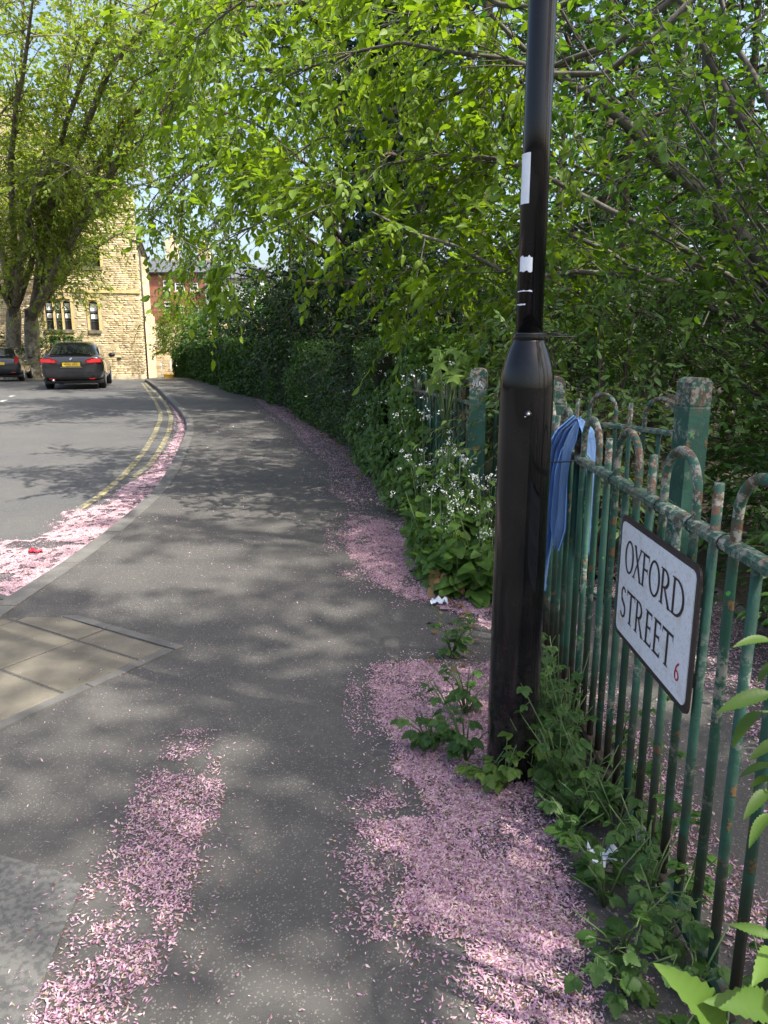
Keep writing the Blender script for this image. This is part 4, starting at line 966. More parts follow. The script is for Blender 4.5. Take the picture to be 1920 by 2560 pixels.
# far red brick house and white rendered house
def house(name, label, x0, x1, y, ze, zr, mat, wins, gz=-.4, chimney=None, porch=None):
    cx = (x0 + x1) / 2; o = thing(name, label, 'house', (cx, y, gz)); w = (x1 - x0) / 2
    MB().box((0, 3.5, (ze - gz) / 2), (2 * w, 7, ze - gz)).build('wall', mat, o)
    MB().add([(-w - .15, -.25, ze - gz), (w + .15, -.25, ze - gz), (w + .15, 3.5, zr - gz), (-w - .15, 3.5, zr - gz), (w + .15, 7.2, ze - gz), (-w - .15, 7.2, ze - gz)], [(0, 1, 2, 3), (3, 2, 4, 5), (0, 3, 5), (1, 4, 2)]).build('roof', M['slate'], o)
    MB().box((0, -.28, ze - gz - .04), (2 * w + .3, .1, .1)).build('gutter', M['iron'], o)
    for (a, b, c, d) in wins:
        a -= cx; b -= cx; c -= gz; d -= gz; mb = MB(); t = .08
        mb.box(((a + b) / 2, -.02, c + t / 2), (b - a, .12, t)); mb.box(((a + b) / 2, -.02, d - t / 2), (b - a, .12, t)); mb.box((a + t / 2, -.021, (c + d) / 2), (t, .11, d - c - 2 * t)); mb.box((b - t / 2, -.021, (c + d) / 2), (t, .11, d - c - 2 * t)); mb.box(((a + b) / 2, -.018, c + (d - c) * .62), (b - a - 2 * t, .1, .06))
        wi = mb.build('window', M['upvc'], o); MB().box(((a + b) / 2, -.01, (c + d) / 2), (b - a - t, .06, d - c - t)).build('pane', M['glass'], wi)
        MB().box(((a + b) / 2, -.04, c - .06), (b - a + .2, .2, .1)).build('sill', M['ashlar'], wi)
    for cxx, wch, hch in (chimney or ()):
        ch = MB().box((cxx - cx, 3.5, zr - gz + hch / 2 - .3), (wch, .7, hch + .6)).build('chimney', M['stone'], o); MB().lathe([(.13, 0), (.11, .5)], 10, (cxx - cx, 3.5, zr - gz + hch)).build('chimney_pot', M['ashlar'], ch)
    return o
def hpx(x, y, Y): p = pY(300 + x * .1808, 580 + y * .1808, Y); return p
HY = 62.
xa = hpx(470, 0, HY)[0]; xb = hpx(1130, 0, HY)[0]
W_ = []
for (a, b, c, d) in ((555, 645, 860, 670), (718, 850, 815, 705), (555, 645, 1120, 965), (710, 825, 1120, 1020), (930, 1040, 815, 705), (930, 1040, 1120, 1020)):
    W_.append((hpx(a, 0, HY)[0], hpx(b, 0, HY)[0], hpx(a, c, HY)[2], hpx(a, d, HY)[2]))
house('brick_house', 'red brick house with slate roof and chimney beyond the stone building', xa - 1.2, xb, HY, hpx(500, 560, HY)[2], hpx(500, 300, HY)[2], M['brick'], W_, chimney=[(hpx(540, 0, HY)[0], .95, 1.5), (hpx(1010, 0, HY)[0], .9, 1.1)])
HZ = 58.; W_ = [(hpx(1220, 0, HZ)[0], hpx(1380, 0, HZ)[0], hpx(0, 960, HZ)[2], hpx(0, 800, HZ)[2]), (hpx(1450, 0, HZ)[0], hpx(1570, 0, HZ)[0], hpx(0, 960, HZ)[2], hpx(0, 800, HZ)[2])]
house('white_house', 'white rendered house behind thin saplings at the road end', hpx(1140, 0, HZ)[0], hpx(1900, 0, HZ)[0], HZ, hpx(0, 640, HZ)[2], hpx(0, 420, HZ)[2], M['render'], W_)
# boundary wall with coping, railing, steps handrail
WY = 47.
def w3(x, y, Y=WY): return hpx(x, y, Y)
bw = thing('boundary_wall', 'low sandstone boundary wall with iron railing beside the tall building', 'wall', (w3(620, 0)[0], WY, -.5))
bx0, bx1 = w3(380, 0)[0] - w3(620, 0)[0], w3(900, 0)[0] - w3(620, 0)[0]; zt = w3(0, 1650)[2] + .5
MB().box(((bx0 + bx1) / 2, .25, zt / 2), (bx1 - bx0, .4, zt)).build('core', M['mortar'], bw)
z = 0.
while z < zt - .1:
    s = bx0; h = .17
    while s < bx1 - .1:
        L = min(random.uniform(.3, .6), bx1 - s); MB().bbox((s + L / 2, .02 + random.uniform(-.01, .01), z + h / 2), (L - .015, .08, h - .015), .008).build('stone', M['stone'], bw); s += L
    z += h
MB().box(((bx0 + bx1) / 2, .24, zt + .05), (bx1 - bx0 + .1, .55, .1)).build('coping', M['ashlar'], bw)
zr_ = w3(0, 1520)[2] + .5
for s in np.arange(bx0, bx1, .13): MB().tube([(s, .24, zt + .05), (s, .24, zr_)], .012, 5).build('bar', M['iron'], bw)
MB().tube([(bx0, .24, zr_), (bx1, .24, zr_)], .02, 6).build('rail', M['iron'], bw)
bw2 = thing('retaining_wall', 'tall pale stone retaining wall below the far houses', 'wall', (w3(700, 0, 53)[0], 53, -.5))
zt2 = w3(0, 1280, 53)[2] + .5; MB().box((1.5, .3, zt2 / 2), (9, .6, zt2)).build('core', M['mortar'], bw2); Vs = []
z = 0.
while z < zt2 - .1:
    s = -3.; h = .2
    while s < 6: L = random.uniform(.3, .7); Vs.append((s + L / 2, z + h / 2, L - .02, h - .02)); s += L
    z += h
mb = MB(); [mb.bbox((a, -.02 + random.uniform(-.01, .01), b), (c, .06, d), .005) for a, b, c, d in Vs]; o = mb.build('stonework', M['stone'], bw2); o['kind'] = 'stuff'
hr = thing('handrail', 'galvanised tubular handrail by the steps below the boundary wall', 'handrail', (w3(450, 0, 45)[0], 45, -.5))
x0, x1 = 0, w3(720, 0, 45)[0] - w3(450, 0, 45)[0]
for zz in (1780, 1840): MB().tube([(x0, 0, w3(0, zz, 45)[2] + .5), (x1, .1, w3(0, zz, 45)[2] + .45)], .022, 6).build('rail', M['galv'], hr, True)
for xx in (x0, x1 * .5, x1): MB().tube([(xx, .05, 0), (xx, .05, w3(0, 1780, 45)[2] + .5)], .022, 6).build('upright', M['galv'], hr, True)
q = pg(300 + 680 * .1808, 580 + 2030 * .1808); gb = thing('grit_bin', 'small yellow grit bin at the end of the hedge', 'bin', tuple(q)); gb.scale = (.55, .55, .55)
MB().loft([[(-.3, -.2, 0), (.3, -.2, 0), (.3, .2, 0), (-.3, .2, 0)], [(-.36, -.24, .34), (.36, -.24, .34), (.36, .24, .34), (-.36, .24, .34)]]).build('body', M['grit'], gb)
MB().loft([[(-.38, -.26, .34), (.38, -.26, .34), (.38, .26, .34), (-.38, .26, .34)], [(-.3, -.2, .44), (.3, -.2, .44), (.3, .2, .44), (-.3, .2, .44)]]).build('lid', M['grit'], gb)

# ================================================================ CARS
def glyph_text(txt, parent, loc, size, mat, name='registration'):
    c = bpy.data.curves.new(name, 'FONT'); c.body = txt; c.size = size; c.align_x = 'CENTER'; c.align_y = 'CENTER'; c.extrude = .001
    t = bpy.data.objects.new(name, c); COL.objects.link(t); dg = bpy.context.evaluated_depsgraph_get(); me = bpy.data.meshes.new_from_object(t.evaluated_get(dg)); bpy.data.objects.remove(t)
    me.materials.clear(); o = link(name, me, mat, parent); o.location = loc; o.rotation_euler = (math.pi / 2, 0, 0); o.scale = (.78, 1, 1); return o
def subd(o, l=2): m = o.modifiers.new('smooth', 'SUBSURF'); m.levels = l; m.render_levels = l; return o
def car(name, label, loc, rz, paint, L, W, Hh, kind, plate):
    o = thing(name, label, 'car', loc, rz); w = W / 2
    sal = kind == 'saloon'
    # body: stations (y, half width scale, top z, bottom z)
    if sal: ST = [(-.02, .80, .86, .42), (.02, .90, 1.02, .30), (.10, .96, 1.06, .27), (.4, .99, 1.06, .25), (1.0, 1., 1.03, .22), (2., 1., 1.0, .2), (3.3, .99, .99, .2), (4.2, .97, .88, .2), (L - .25, .92, .76, .22), (L - .05, .78, .64, .26), (L, .6, .56, .32)]
    else: ST = [(-.02, .80, .84, .40), (.03, .92, 1.0, .30), (.12, .97, 1.04, .27), (.5, 1., 1.04, .24), (1.5, 1., 1.0, .2), (2.7, .99, .99, .2), (3.5, .96, .90, .2), (L - .22, .9, .78, .22), (L - .04, .78, .66, .26), (L, .62, .56, .32)]
    rings = []
    for y, k, zt, zb in ST:
        a = w * k; h = zt - zb
        half = [(0, zb), (a * .6, zb), (a * .9, zb + .03), (a * .985, zb + h * .25), (a, zb + h * .5), (a * .985, zb + h * .72), (a * .95, zb + h * .88), (a * .86, zt - .015), (a * .6, zt), (0, zt + .01)]
        rings.append([(x, y, z) for x, z in half] + [(-x, y, z) for x, z in half[-2:0:-1]])
    subd(MB().loft(rings).build('body', paint, o, True))
    # cabin
    if sal: CS = [(.55, .80, 1.03, .80), (.85, .80, 1.16, .76), (1.25, .80, 1.36, .70), (1.6, .81, 1.44, .67), (2.1, .82, Hh, .66), (2.6, .82, 1.44, .66), (3.0, .82, 1.30, .70), (3.45, .80, 1.0, .78)]
    else: CS = [(.10, .80, .98, .80), (.22, .80, 1.15, .75), (.45, .81, 1.40, .67), (.8, .82, 1.455, .66), (1.6, .83, Hh, .67), (2.1, .83, 1.46, .67), (2.6, .82, 1.3, .71), (3.2, .8, 1.0, .78)]
    rings = []
    for y, kb, zt, kt in CS:
        zb = .93; a = w * kb; b = w * kt; half = [(0, zb), (a + .06, zb), (a + .02, zb + (zt - zb) * .35), (b + (a - b) * .25, zt - (zt - zb) * .22), (b * .93, zt - .025), (b * .6, zt), (0, zt + .006)]
        rings.append([(x, y, z) for x, z in half] + [(-x, y, z) for x, z in half[-2:0:-1]])
    subd(MB().loft(rings).build('cabin', paint, o, True))
    # rear glass follows the cabin slope
    Y = np.array([c[0] for c in CS]); Z = np.array([c[2] for c in CS]); KT = np.array([c[3] for c in CS])
    y0, y1 = (.66, 1.36) if sal else (.17, .46); rows = []
    for yy in np.linspace(y0, y1, 6):
        zz = np.interp(yy, Y, Z) + .012; b = w * np.interp(yy, Y, KT) * (.86 if sal else .84); t = (yy - y0) / (y1 - y0)
        rows.append([(x * b, yy - .03 - .03 * (1 - x * x), zz - .05 * abs(x) ** 3) for x in np.linspace(-1, 1, 11)])
    MB().grid(rows).build('rear_window', M['car_glass'], o, True)
    # side windows on both sides
    for sgn in (-1, 1):
        for a0, a1 in (((1.18, 1.92), (2.0, 2.95)) if sal else ((.62, 1.25), (1.33, 2.5))):
            rows = []
            for zf in (0, .5, 1.):
                row = []
                for yy in np.linspace(a0, a1, 6):
                    zt = np.interp(yy, Y, Z); kb = np.interp(yy, Y, [c[1] for c in CS]); kt = np.interp(yy, Y, KT); za = 1.04; zc = max(za + .02, zt - .11); z = za + (zc - za) * zf; fr_ = (z - .93) / max(.01, zt - .93)
                    row.append((sgn * (w * kb + .035 - (w * kb - w * kt + .0) * max(0, fr_) ** 1.2 * .9 + .006), yy, z))
                rows.append(row)
            MB().grid(rows if sgn > 0 else rows[::-1]).build('side_window', M['car_glass'], o, True)
    # wheels
    for sgn in (-1, 1):
        for wy in ((.98, L - .95) if sal else (.78, L - .85)):
            x = sgn * (w - .14); r_ = .33
            prof = [(.0, -.12), (.22, -.12), (.30, -.115), (r_, -.08), (r_, .08), (.30, .115), (.22, .12), (0, .12)]
            m = MB().lathe([(max(a, .001), b) for a, b in prof], 28); wh = m.build('wheel', M['rubber'], o, True); wh.rotation_euler = (0, math.pi / 2, 0); wh.location = (x, wy, r_)
            rm = MB().lathe([(.21, -.005), (.2, .0), (.05, .012), (.03, .02)], 20).build('rim', M['galv'], wh, True); rm.location = (0, 0, sgn * .121); rm.scale = (1, 1, sgn)
    # bumper skirt, lamps, plate, badge
    MB().loft([[(-w * .86, -.035, .27), (w * .86, -.035, .27), (w * .8, -.0, .19), (-w * .8, .0, .19)], [(-w * .97, .45, .31), (w * .97, .45, .31), (w * .95, .45, .2), (-w * .95, .45, .2)]]).build('rear_skirt', M['plastic'], o)
    if sal:
        MB().box((0, -.036, .405), (W * .62, .02, .012)).build('bumper_line', M['plastic'], o)
        MB().loft([[(-w * .66, .0, 1.045), (w * .66, .0, 1.045), (w * .66, .05, 1.07), (-w * .66, .05, 1.07)], [(-w * .62, -.035, 1.075), (w * .62, -.035, 1.075), (w * .62, .03, 1.082), (-w * .62, .03, 1.082)]]).build('boot_spoiler', paint, o)
        mb = MB().box((0, -.032, .765), (.6, .02, .16)); mb.build('plate_recess', M['plastic'], o)
        MB().box((0, -.03, .68), (.62, .03, .012)).build('trim_strip', M['chrome'], o)
        bd = MB().tube([(0, -.025, .93), (0, -.05, .93)], .041, 20).build('badge', M['chrome'], o, True)
        for k in range(4):
            P = [(0, -.052, .93)] + [(.033 * math.cos(a), -.052, .93 + .033 * math.sin(a)) for a in np.linspace(k * math.pi / 2, (k + 1) * math.pi / 2, 7)]; MB().add(P, [tuple(range(8))]).build('badge_quarter', M['blue'] if k % 2 else M['white'], bd)
        zl, hl = .80, .15
    else: zl, hl = .93, .2
    for sgn in (-1, 1):
        if sal:
            out = [(.40, .80), (.62, .79), (.885, .80), (.90, .89), (.86, .92), (.68, .915), (.62, .945), (.55, .925), (.40, .86)]
            out = [(x * W / 1.86, z + .02) for x, z in out]
        else: out = [(.62, .80), (.80, .80), (.84, .95), (.80, 1.06), (.72, 1.12), (.66, .98)]
        dep = lambda x: -.045 + (.24 * max(0, (x / w - .62)) ** 1.5)
        A = [(sgn * x, dep(x), z) for x, z in out]; B = [(sgn * x * .98, dep(x) + .09, z) for x, z in out]
        tl = MB().loft([A, B]).build('tail_light', M['tail'], o)
        if sal:
            for zz in (.835, .868, .90):
                xs = np.linspace(.46 if zz < .88 else .58, .87, 7) * W / 1.86; MB().grid([[(sgn * x, dep(x) - .006, zz + d + .02 * (x - .4)) for x in xs] for d in (-.009, .009)]).build('light_bar', M['tail_lit'], tl)
        # mirror
        my = 2.95 if sal else 2.35
        mr = MB().lathe([(.001, -.11), (.06, -.1), (.085, 0), (.06, .1), (.001, .11)], 14).build('mirror', paint, o, True); mr.rotation_euler = (0, math.pi / 2, 0); mr.location = (sgn * (w + .10), my, 1.02); mr.scale = (.85, .6, 1)
        MB().lathe([(.07, -.085), (.07, .085)], 12).build('mirror_glass', M['car_glass'], mr)
        MB().box((sgn * w * .62, -.03, .34 if sal else .4), (.16, .02, .035)).build('reflector', M['tail'], o)
    if sal: MB().tube([(-.55, .05, .285), (-.55, -.045, .285)], .04, 12).build('exhaust', M['chrome'], o, True)
    pz = .765 if sal else .78
    pl = MB().box((0, -.048, pz), (.52, .012, .112)).build('number_plate', M['plate'], o)
    if plate: glyph_text(plate, pl, (0, -.0555, pz), .112, M['black'])
    MB().lathe([(.02, 0), (.012, .06)], 8, (0, 1.75 if sal else .7, 1.45)).build('aerial', M['plastic'], o)
    return o
q = pg(184, 974, ROAD)
car('saloon_car', 'dark grey saloon driving away with red tail lights and yellow plate', (q[0], q[1], q[2] - .01), R(16.5), M['car_grey'], 4.9, 1.86, 1.46, 'saloon', 'HV65 NKH').scale = (1.04, 1.04, 1.06)
q = pY(-6, 900, 32.5); q[2] = float(g(32.5)) + ROAD
car('hatchback_car', 'black hatchback parked beside the plane tree trunks', (q[0], q[1], q[2] - .01), R(18), M['car_black'], 4.3, 1.82, 1.48, 'hatch', '')

# ================================================================ TREES
NLEAF = {}
def px3(u, v, Y, r): p = pY(*D(u, v), Y); return (p[0], p[1], p[2], r)
# leaning tree whose bright branches hang over the pavement
l1 = [[(3.8, 5.6, 1.0, .026), px3(1640, 700, 5.8, .022), px3(1400, 560, 6.0, .025), px3(1130, 630, 6.2, .018), px3(940, 520, 6.4, .012), px3(720, 400, 6.6, .006)],
      [(3.8, 5.6, 1.1, .026), px3(1580, 600, 5.8, .022), px3(1300, 420, 6.2, .025), px3(1080, 330, 6.6, .018), px3(820, 330, 7.0, .012), px3(600, 470, 7.2, .006), px3(410, 560, 7.3, .004)],
      [(3.3, 5.8, 5.0, .03), px3(1500, 20, 5.8, .025), px3(1280, 230, 6.0, .025), px3(1000, 90, 6.6, .018), px3(700, 120, 7.2, .012), px3(480, 220, 7.6, .006)],
      [(3.2, 5.8, 5.2, .03), px3(1200, 100, 6.2, .025), px3(900, -120, 6.8, .016), px3(600, -60, 7.4, .012), px3(380, 120, 7.8, .005)],
      [(3.8, 5.6, 1.2, .03), px3(1500, 640, 6., .024), px3(1200, 480, 6.6, .02), px3(960, 440, 7.4, .012), px3(760, 560, 7.8, .005)],
      [(3.3, 5.8, 4.8, .03), px3(1300, 130, 6.6, .024), px3(1000, 200, 7.4, .02), px3(780, 250, 8.2, .012), px3(540, 400, 8.6, .005)],
      [(3.2, 5.8, 5.0, .03), px3(1050, 60, 7.8, .02), px3(860, 20, 8.6, .012), px3(640, 140, 9.2, .006), px3(470, 330, 9.6, .004)],
      [(3.8, 5.6, 1.0, .03), px3(1500, 740, 6.2, .024), px3(1180, 560, 7.0, .02), px3(1000, 540, 7.6, .012), px3(840, 600, 8.0, .005)]]
r_, n_ = build_tree('leaning_tree', 'leaning tree with lime green leaf sprays hanging over the pavement', 'tree', [[(3.95, 5.6, -.2, .13), (3.8, 5.6, 1.2, .11), (3.65, 5.65, 3., .08), (3.2, 5.8, 5.5, .05), (2.8, 6, 7.5, .02)]],
   l1, M['bright_leaf'], M['bark'], leaf=.112, subs=24, sub_len=.95, spr=4, spray_len=.36, nleaf=7, tpl='fine', parts=300, t0=.42, up=.0, droop=.35, sub_r=.006); NLEAF['lean'] = n_
# tree at the right whose grey limbs slant up to the left
l2 = [[(4.5, 7., .9, .09), px3(1655, 560, 7.0, .075), px3(1480, 390, 6.9, .06), px3(1330, 260, 6.8, .045), px3(1190, 150, 6.8, .03), px3(1060, 30, 6.8, .015)],
      [(4.4, 7., 1.2, .08), px3(1660, 330, 6.8, .06), px3(1560, 170, 6.7, .04), px3(1490, 60, 6.7, .025), px3(1420, -60, 6.7, .01)],
      [(4.4, 7., 1.0, .07), px3(1580, 480, 7.4, .045), px3(1530, 300, 7.4, .035), px3(1510, 80, 7.4, .025), px3(1500, -120, 7.4, .015)],
      [(4.3, 7., 1.0, .06), px3(1500, 410, 7.8, .04), px3(1330, 230, 7.8, .03), px3(1230, 60, 7.8, .018), px3(1150, -60, 7.8, .008)],
      [(4.5, 7., .8, .05), px3(1560, 650, 6.4, .02), px3(1420, 620, 6.3, .012), px3(1250, 680, 6.2, .005)],
      [(4.5, 7., 1.2, .06), px3(1640, 200, 8.4, .04), px3(1560, 20, 8.6, .025), px3(1500, -150, 8.8, .01)]]
r_, n_ = build_tree('slanting_tree', 'grey barked tree with bare limbs slanting up across the railings', 'tree', [[(4.75, 7., -.2, .16), (4.6, 7., .6, .13), (4.4, 7., 1.3, .10), (4.5, 7.2, 3.2, .08), (4.8, 7.4, 6.5, .04)]],
   l2, M['mid_leaf'], M['bark'], leaf=.092, subs=17, sub_len=1.2, spr=4, spray_len=.38, nleaf=7, tpl='fine', parts=200, t0=.15, up=.05, droop=.3, sub_r=.009); NLEAF['slant'] = n_
l4 = []
for k, (x, y, Y) in enumerate(((1230, 60, 5.2), (1300, -60, 5.6), (1360, 200, 5.0), (1420, 20, 5.6), (1480, 240, 5.2), (1530, 60, 5.4), (1600, 260, 5.0), (1640, 60, 5.6), (1260, 330, 5.6), (1400, 430, 5.4), (1560, 450, 5.2), (1240, 520, 5.8), (1480, 600, 5.6), (1640, 620, 5.0), (1330, 640, 5.9))):
    e = np.array(pY(*D(x, y), Y)); b = np.array([3.5, 5.2, .5]); m_ = b * .45 + e * .55 + np.array([.25, 0, -.15]); l4.append([(*b, .017), (*(b * .75 + m_ * .25), .015), (*m_, .011), (*e, .004)])
build_tree('hazel', 'many stemmed hazel with layered leaves above the inner gate post', 'tree', [[(3.5, 5.2, -.2, .07), (3.5, 5.2, .3, .06), (3.5, 5.2, .7, .04)]],
   l4, M['hazel_leaf'], M['bark'], leaf=.085, subs=10, sub_len=.8, spr=4, spray_len=.32, nleaf=7, tpl='fine', parts=300, t0=.3, up=.0, droop=.15, sub_r=.005, flat=1.1)
# slender upright trees and the pale trunk deeper in the wood
for i, (u, Y, h, r0, lab, bk, sp_, nl) in enumerate(((1320, 9., 8.5, .06, 'slender tree with dark thin trunk rising behind the elder bush', 'bark_brown', 1.9, 13), (1430, 11.5, 11., .15, 'pale trunked tree deeper in the wood behind the slanting limbs', 'bark', 2.6, 15), (1590, 9.8, 9., .07, 'thin leafy tree at the wood edge beside slanting limbs', 'bark_brown', 2.1, 13))):
    X = pY(*D(u, 750), Y)[0]; tr, lb = auto_limbs((X, Y, 0), h, sp_, nl, .16, r0, lean=((u - 1400) * -.002, 0), rise=.6, az0=i)
    build_tree(('slender_tree', 'pale_tree', 'thin_tree')[i], lab, 'tree', tr, lb, M['mid_leaf'], M[bk], leaf=.095, subs=14, sub_len=1.0, spr=4, spray_len=.4, nleaf=7, tpl='mid', t0=.12, up=.05, droop=.3, sub_r=.008)
# tree behind the hedge that arches over the pavement towards the plane trees
l3 = [[(.3, 18.5, 2.5, .09), px3(700, 420, 18, .06), px3(560, 330, 17.5, .04), px3(430, 330, 17, .02), px3(330, 430, 16.5, .008)],
      [(.3, 18.5, 3.2, .09), px3(720, 250, 18, .06), px3(540, 120, 17.5, .04), px3(400, 100, 17, .02), px3(280, 180, 16.5, .008)],
      [(.3, 18.5, 3.8, .09), px3(740, 120, 18, .06), px3(580, -80, 17, .04), px3(430, -60, 16.5, .02), px3(300, 30, 16, .008)],
      [(.3, 18.5, 4.6, .08), px3(700, -20, 16, .05), px3(560, 20, 14, .03), px3(450, 10, 13, .015), px3(380, 70, 12.5, .006)],
      [(.3, 18.5, 4.4, .08), px3(640, 60, 17, .05), px3(500, 60, 16, .03), px3(400, 160, 15, .015), px3(330, 260, 14.5, .006)],
      [(.3, 18.5, 2.2, .08), px3(680, 520, 19, .05), px3(570, 450, 19.5, .03), px3(470, 470, 20, .015), px3(390, 540, 20, .006)],
      [(.3, 18.5, 2.8, .08), px3(620, 400, 17, .05), px3(480, 330, 16, .03), px3(380, 380, 15.5, .015), px3(320, 480, 15, .006)],
      [(.3, 18.5, 3., .08), px3(660, 350, 20, .05), px3(520, 240, 21, .03), px3(420, 230, 22, .015), px3(350, 300, 22.5, .006)]]
build_tree('arching_tree', 'tree behind the hedge whose branches arch over the pavement', 'tree', [[(.5, 18.5, 0, .2), (.4, 18.5, 1.5, .17), (.3, 18.5, 4., .13), (.2, 18.4, 8., .08), (0, 18.2, 12, .03)]],
   l3, M['bright_leaf'], M['bark_brown'], leaf=.16, subs=13, sub_len=1.5, spr=5, spray_len=.55, nleaf=7, tpl='mid', t0=.42, up=.05, droop=.3, sub_r=.014)
# woodland trees further back; dark leaf colours paint in the shaded interior
wood = [(1.6, 13, 10, 3.0, 'ivy_leaf', 'broad dark tree rising beside the ivy clad trunk'), (4.2, 15, 12, 3.6, 'dark_leaf', 'tall dark green tree in the middle of the wood'), (7.2, 14, 11, 3.6, 'bright_leaf', 'light green tree deep in the wood'), (9.5, 19, 13, 4.2, 'mid_leaf', 'spreading tree at the back of the wood'),
        (2.2, 21, 13, 4.0, 'dark_leaf', 'dark tree behind the ivy clad trunk'), (-1.4, 24, 9.5, 3.0, 'dark_leaf', 'dark tree standing behind the clipped hedge'), (-3.6, 30, 9, 3.2, 'mid_leaf', 'green tree above the far end of the hedge'), (5.6, 25, 14, 4.4, 'mid_leaf', 'tall tree at the far side of the wood'), (6.2, 8.5, 9, 3.0, 'mid_leaf', 'leafy tree standing beyond the slanting tree'), (12.5, 17, 12, 4.2, 'mid_leaf', 'tree at the outer edge of the wood')]
for X, Y, h, sp_, mt, lab in wood:
    tr, lb = auto_limbs((X, Y, float(g(Y))), h, sp_, 16, .1, .17, rise=.55, az0=X)
    build_tree('woodland_tree', lab, 'tree', tr, lb, M[mt], M['bark_brown'], leaf=.12 + .004 * Y, subs=9.5, sub_len=1.3, spr=4, spray_len=.5, nleaf=7, tpl='mid', t0=.1, up=.05, droop=.3, sub_r=.012, group='trees of the wood', fine_twigs=False)
# trees to the right of the path that shade the pavement
for X, Y, h, sp_, h0, lab in ((5.0, .35, 11.5, 2.7, .45, 'tree right of the inner path shading the pavement'), (6.8, -4.2, 11.5, 3.4, .48, 'tree behind the viewer shading the railing'), (5.7, 2.3, 11.5, 3.2, .52, 'tall tree beyond the inner path shading the paving slabs'), (8.6, -.6, 14, 3.6, .5, 'tall tree well right of the inner path'), (5.6, 6.0, 11.5, 3.0, .55, 'tall tree beside the leaning tree shading the road edge')):
    tr, lb = auto_limbs((X, Y, 0), h, sp_, 16, h0, .16, rise=.4, az0=X)
    build_tree('shade_tree', lab, 'tree', tr, lb, M['mid_leaf'], M['bark'], leaf=.19, subs={5.0: 14, 6.8: 6, 5.7: 7}.get(X, 9), sub_len=1.4, spr=4, spray_len=.55, nleaf=6, tpl='mid', t0=.1, droop=.3, fine_twigs=False)
# ivy clad trunk
def shell(n, f):
    P = np.array([f() for _ in range(n)]); return P
iv = thing('ivy_tree', 'dark ivy clad tree trunk rising behind the hedge', 'tree', (.15, 15.5, .1))
MB().tube([(0, 0, -.2), (.1, 0, 4), (0, .1, 8), (.2, 0, 13)], [.35, .3, .25, .1], 12).build('trunk', M['bark_brown'], iv, True)
n = 9000; a = rng.random(n) * 6.283; z = rng.random(n) ** .9 * 12.5; rad = .65 + .5 * vnoise(a * 1.6, z, .9, 77) + .45 * (vnoise(a * 1.2 + 9, z, .4, 78) - .3); rad *= rng.uniform(.75, 1.05, n) * np.interp(z, [0, 2, 9, 12.5], [.8, 1.1, 1.25, .6])
P = np.stack([.15 + rad * np.cos(a), 15.5 + rad * np.sin(a), .1 + z], 1); nr = np.stack([np.cos(a), np.sin(a), rng.normal(.2, .3, n)], 1)
bake_leaves('ivy', frames(P, np.cross(nr, rng.normal(0, 1, (n, 3))) + [0, 0, -.6], nr + rng.normal(0, .35, (n, 3)), rng.uniform(.12, .24, n)), 'mid', M['ivy_leaf'], iv, 0, stuff='ivy_foliage')
MB().tube([(0, 0, 0), (.05, 0, 3), (.05, 0, 8), (.1, 0, 12)], [.5, .62, .6, .2], 10).build('ivy_shade_core', M['core'], iv, True)  # solid dark core, coloured as the shade behind the ivy leaves

# two plane trees by the parked car
def plane(u, Y, label, seed, fork, limbs_px, leafn, r0):
    random.seed(seed); base = pY(*D(u, 800), Y); bz = float(g(Y)) + ROAD; base[2] = bz
    f = pY(*D(*fork), Y); tr = [(base[0], Y, bz - .2, r0 * 1.35), (base[0], Y, bz + .5, r0 * 1.05), ((base[0] + f[0]) / 2, Y, (bz + f[2]) / 2, r0 * .95), (f[0], Y, f[2], r0 * 1.0), (f[0], Y, f[2] + .4, r0 * .6)]
    lb = []
    for pts in limbs_px:
        q = [(f[0], Y, f[2], r0 * .6)]
        for k, (x, y, dy) in enumerate(pts): p = pY(*D(x, y), Y + dy); q.append((p[0], p[1], p[2], r0 * (.5 - .45 * (k + 1) / len(pts))))
        lb.append(q)
    return build_tree('plane_tree', label, 'tree', [tr], lb, M['olive_leaf'], M['bark_plane'], leaf=.21, subs=14, sub_len=2.4, spr=5, spray_len=.8, nleaf=7, tpl='mid', t0=.2, up=.3, droop=.1, sub_r=.025, group='plane trees by the parked car', flat=.5, fine_twigs=False)
plane(70, 38.3, 'forked plane tree with dark trunk behind the parked hatchback', 5, (68, 690), [[(100, 600, 0), (150, 440, -1), (260, 200, -3), (330, -60, -6)], [(115, 620, -1), (170, 560, -1.5), (230, 520, -2), (270, 500, -2.5)], [(90, 560, 1), (110, 350, 0), (150, 100, -1), (160, -150, -2)], [(130, 560, -2), (220, 400, -5), (280, 330, -7), (330, 380, -9)], [(120, 600, -2), (200, 430, -6), (300, 300, -10), (400, 240, -13)], [(85, 580, -3), (130, 300, -9), (220, 60, -13), (300, -100, -16)], [(110, 590, -4), (230, 400, -9), (350, 120, -12), (430, 20, -14)], [(120, 560, -3), (260, 250, -10), (380, 180, -13), (460, 230, -15)], [(100, 500, -4), (240, 120, -13), (360, -10, -16), (470, 60, -18)]], 0, .36)
plane(26, 38.6, 'forked plane tree with pale flaking trunk at the road edge', 6, (30, 670), [[(10, 560, 0), (-60, 380, -2), (-120, 160, -4), (-160, -60, -6)], [(45, 560, 0), (60, 350, -2), (40, 120, -4), (60, -150, -6)], [(60, 600, -2), (95, 450, -6), (120, 250, -9), (180, 60, -12)], [(0, 620, -2), (-100, 500, -5), (-220, 420, -7)], [(30, 520, -4), (20, 300, -10), (60, 100, -14), (80, -60, -17)], [(10, 560, -3), (-30, 400, -7), (-20, 260, -10), (40, 200, -12)], [(50, 540, -5), (80, 380, -9), (140, 330, -12), (190, 380, -14)]], 0, .36)
random.seed(11)
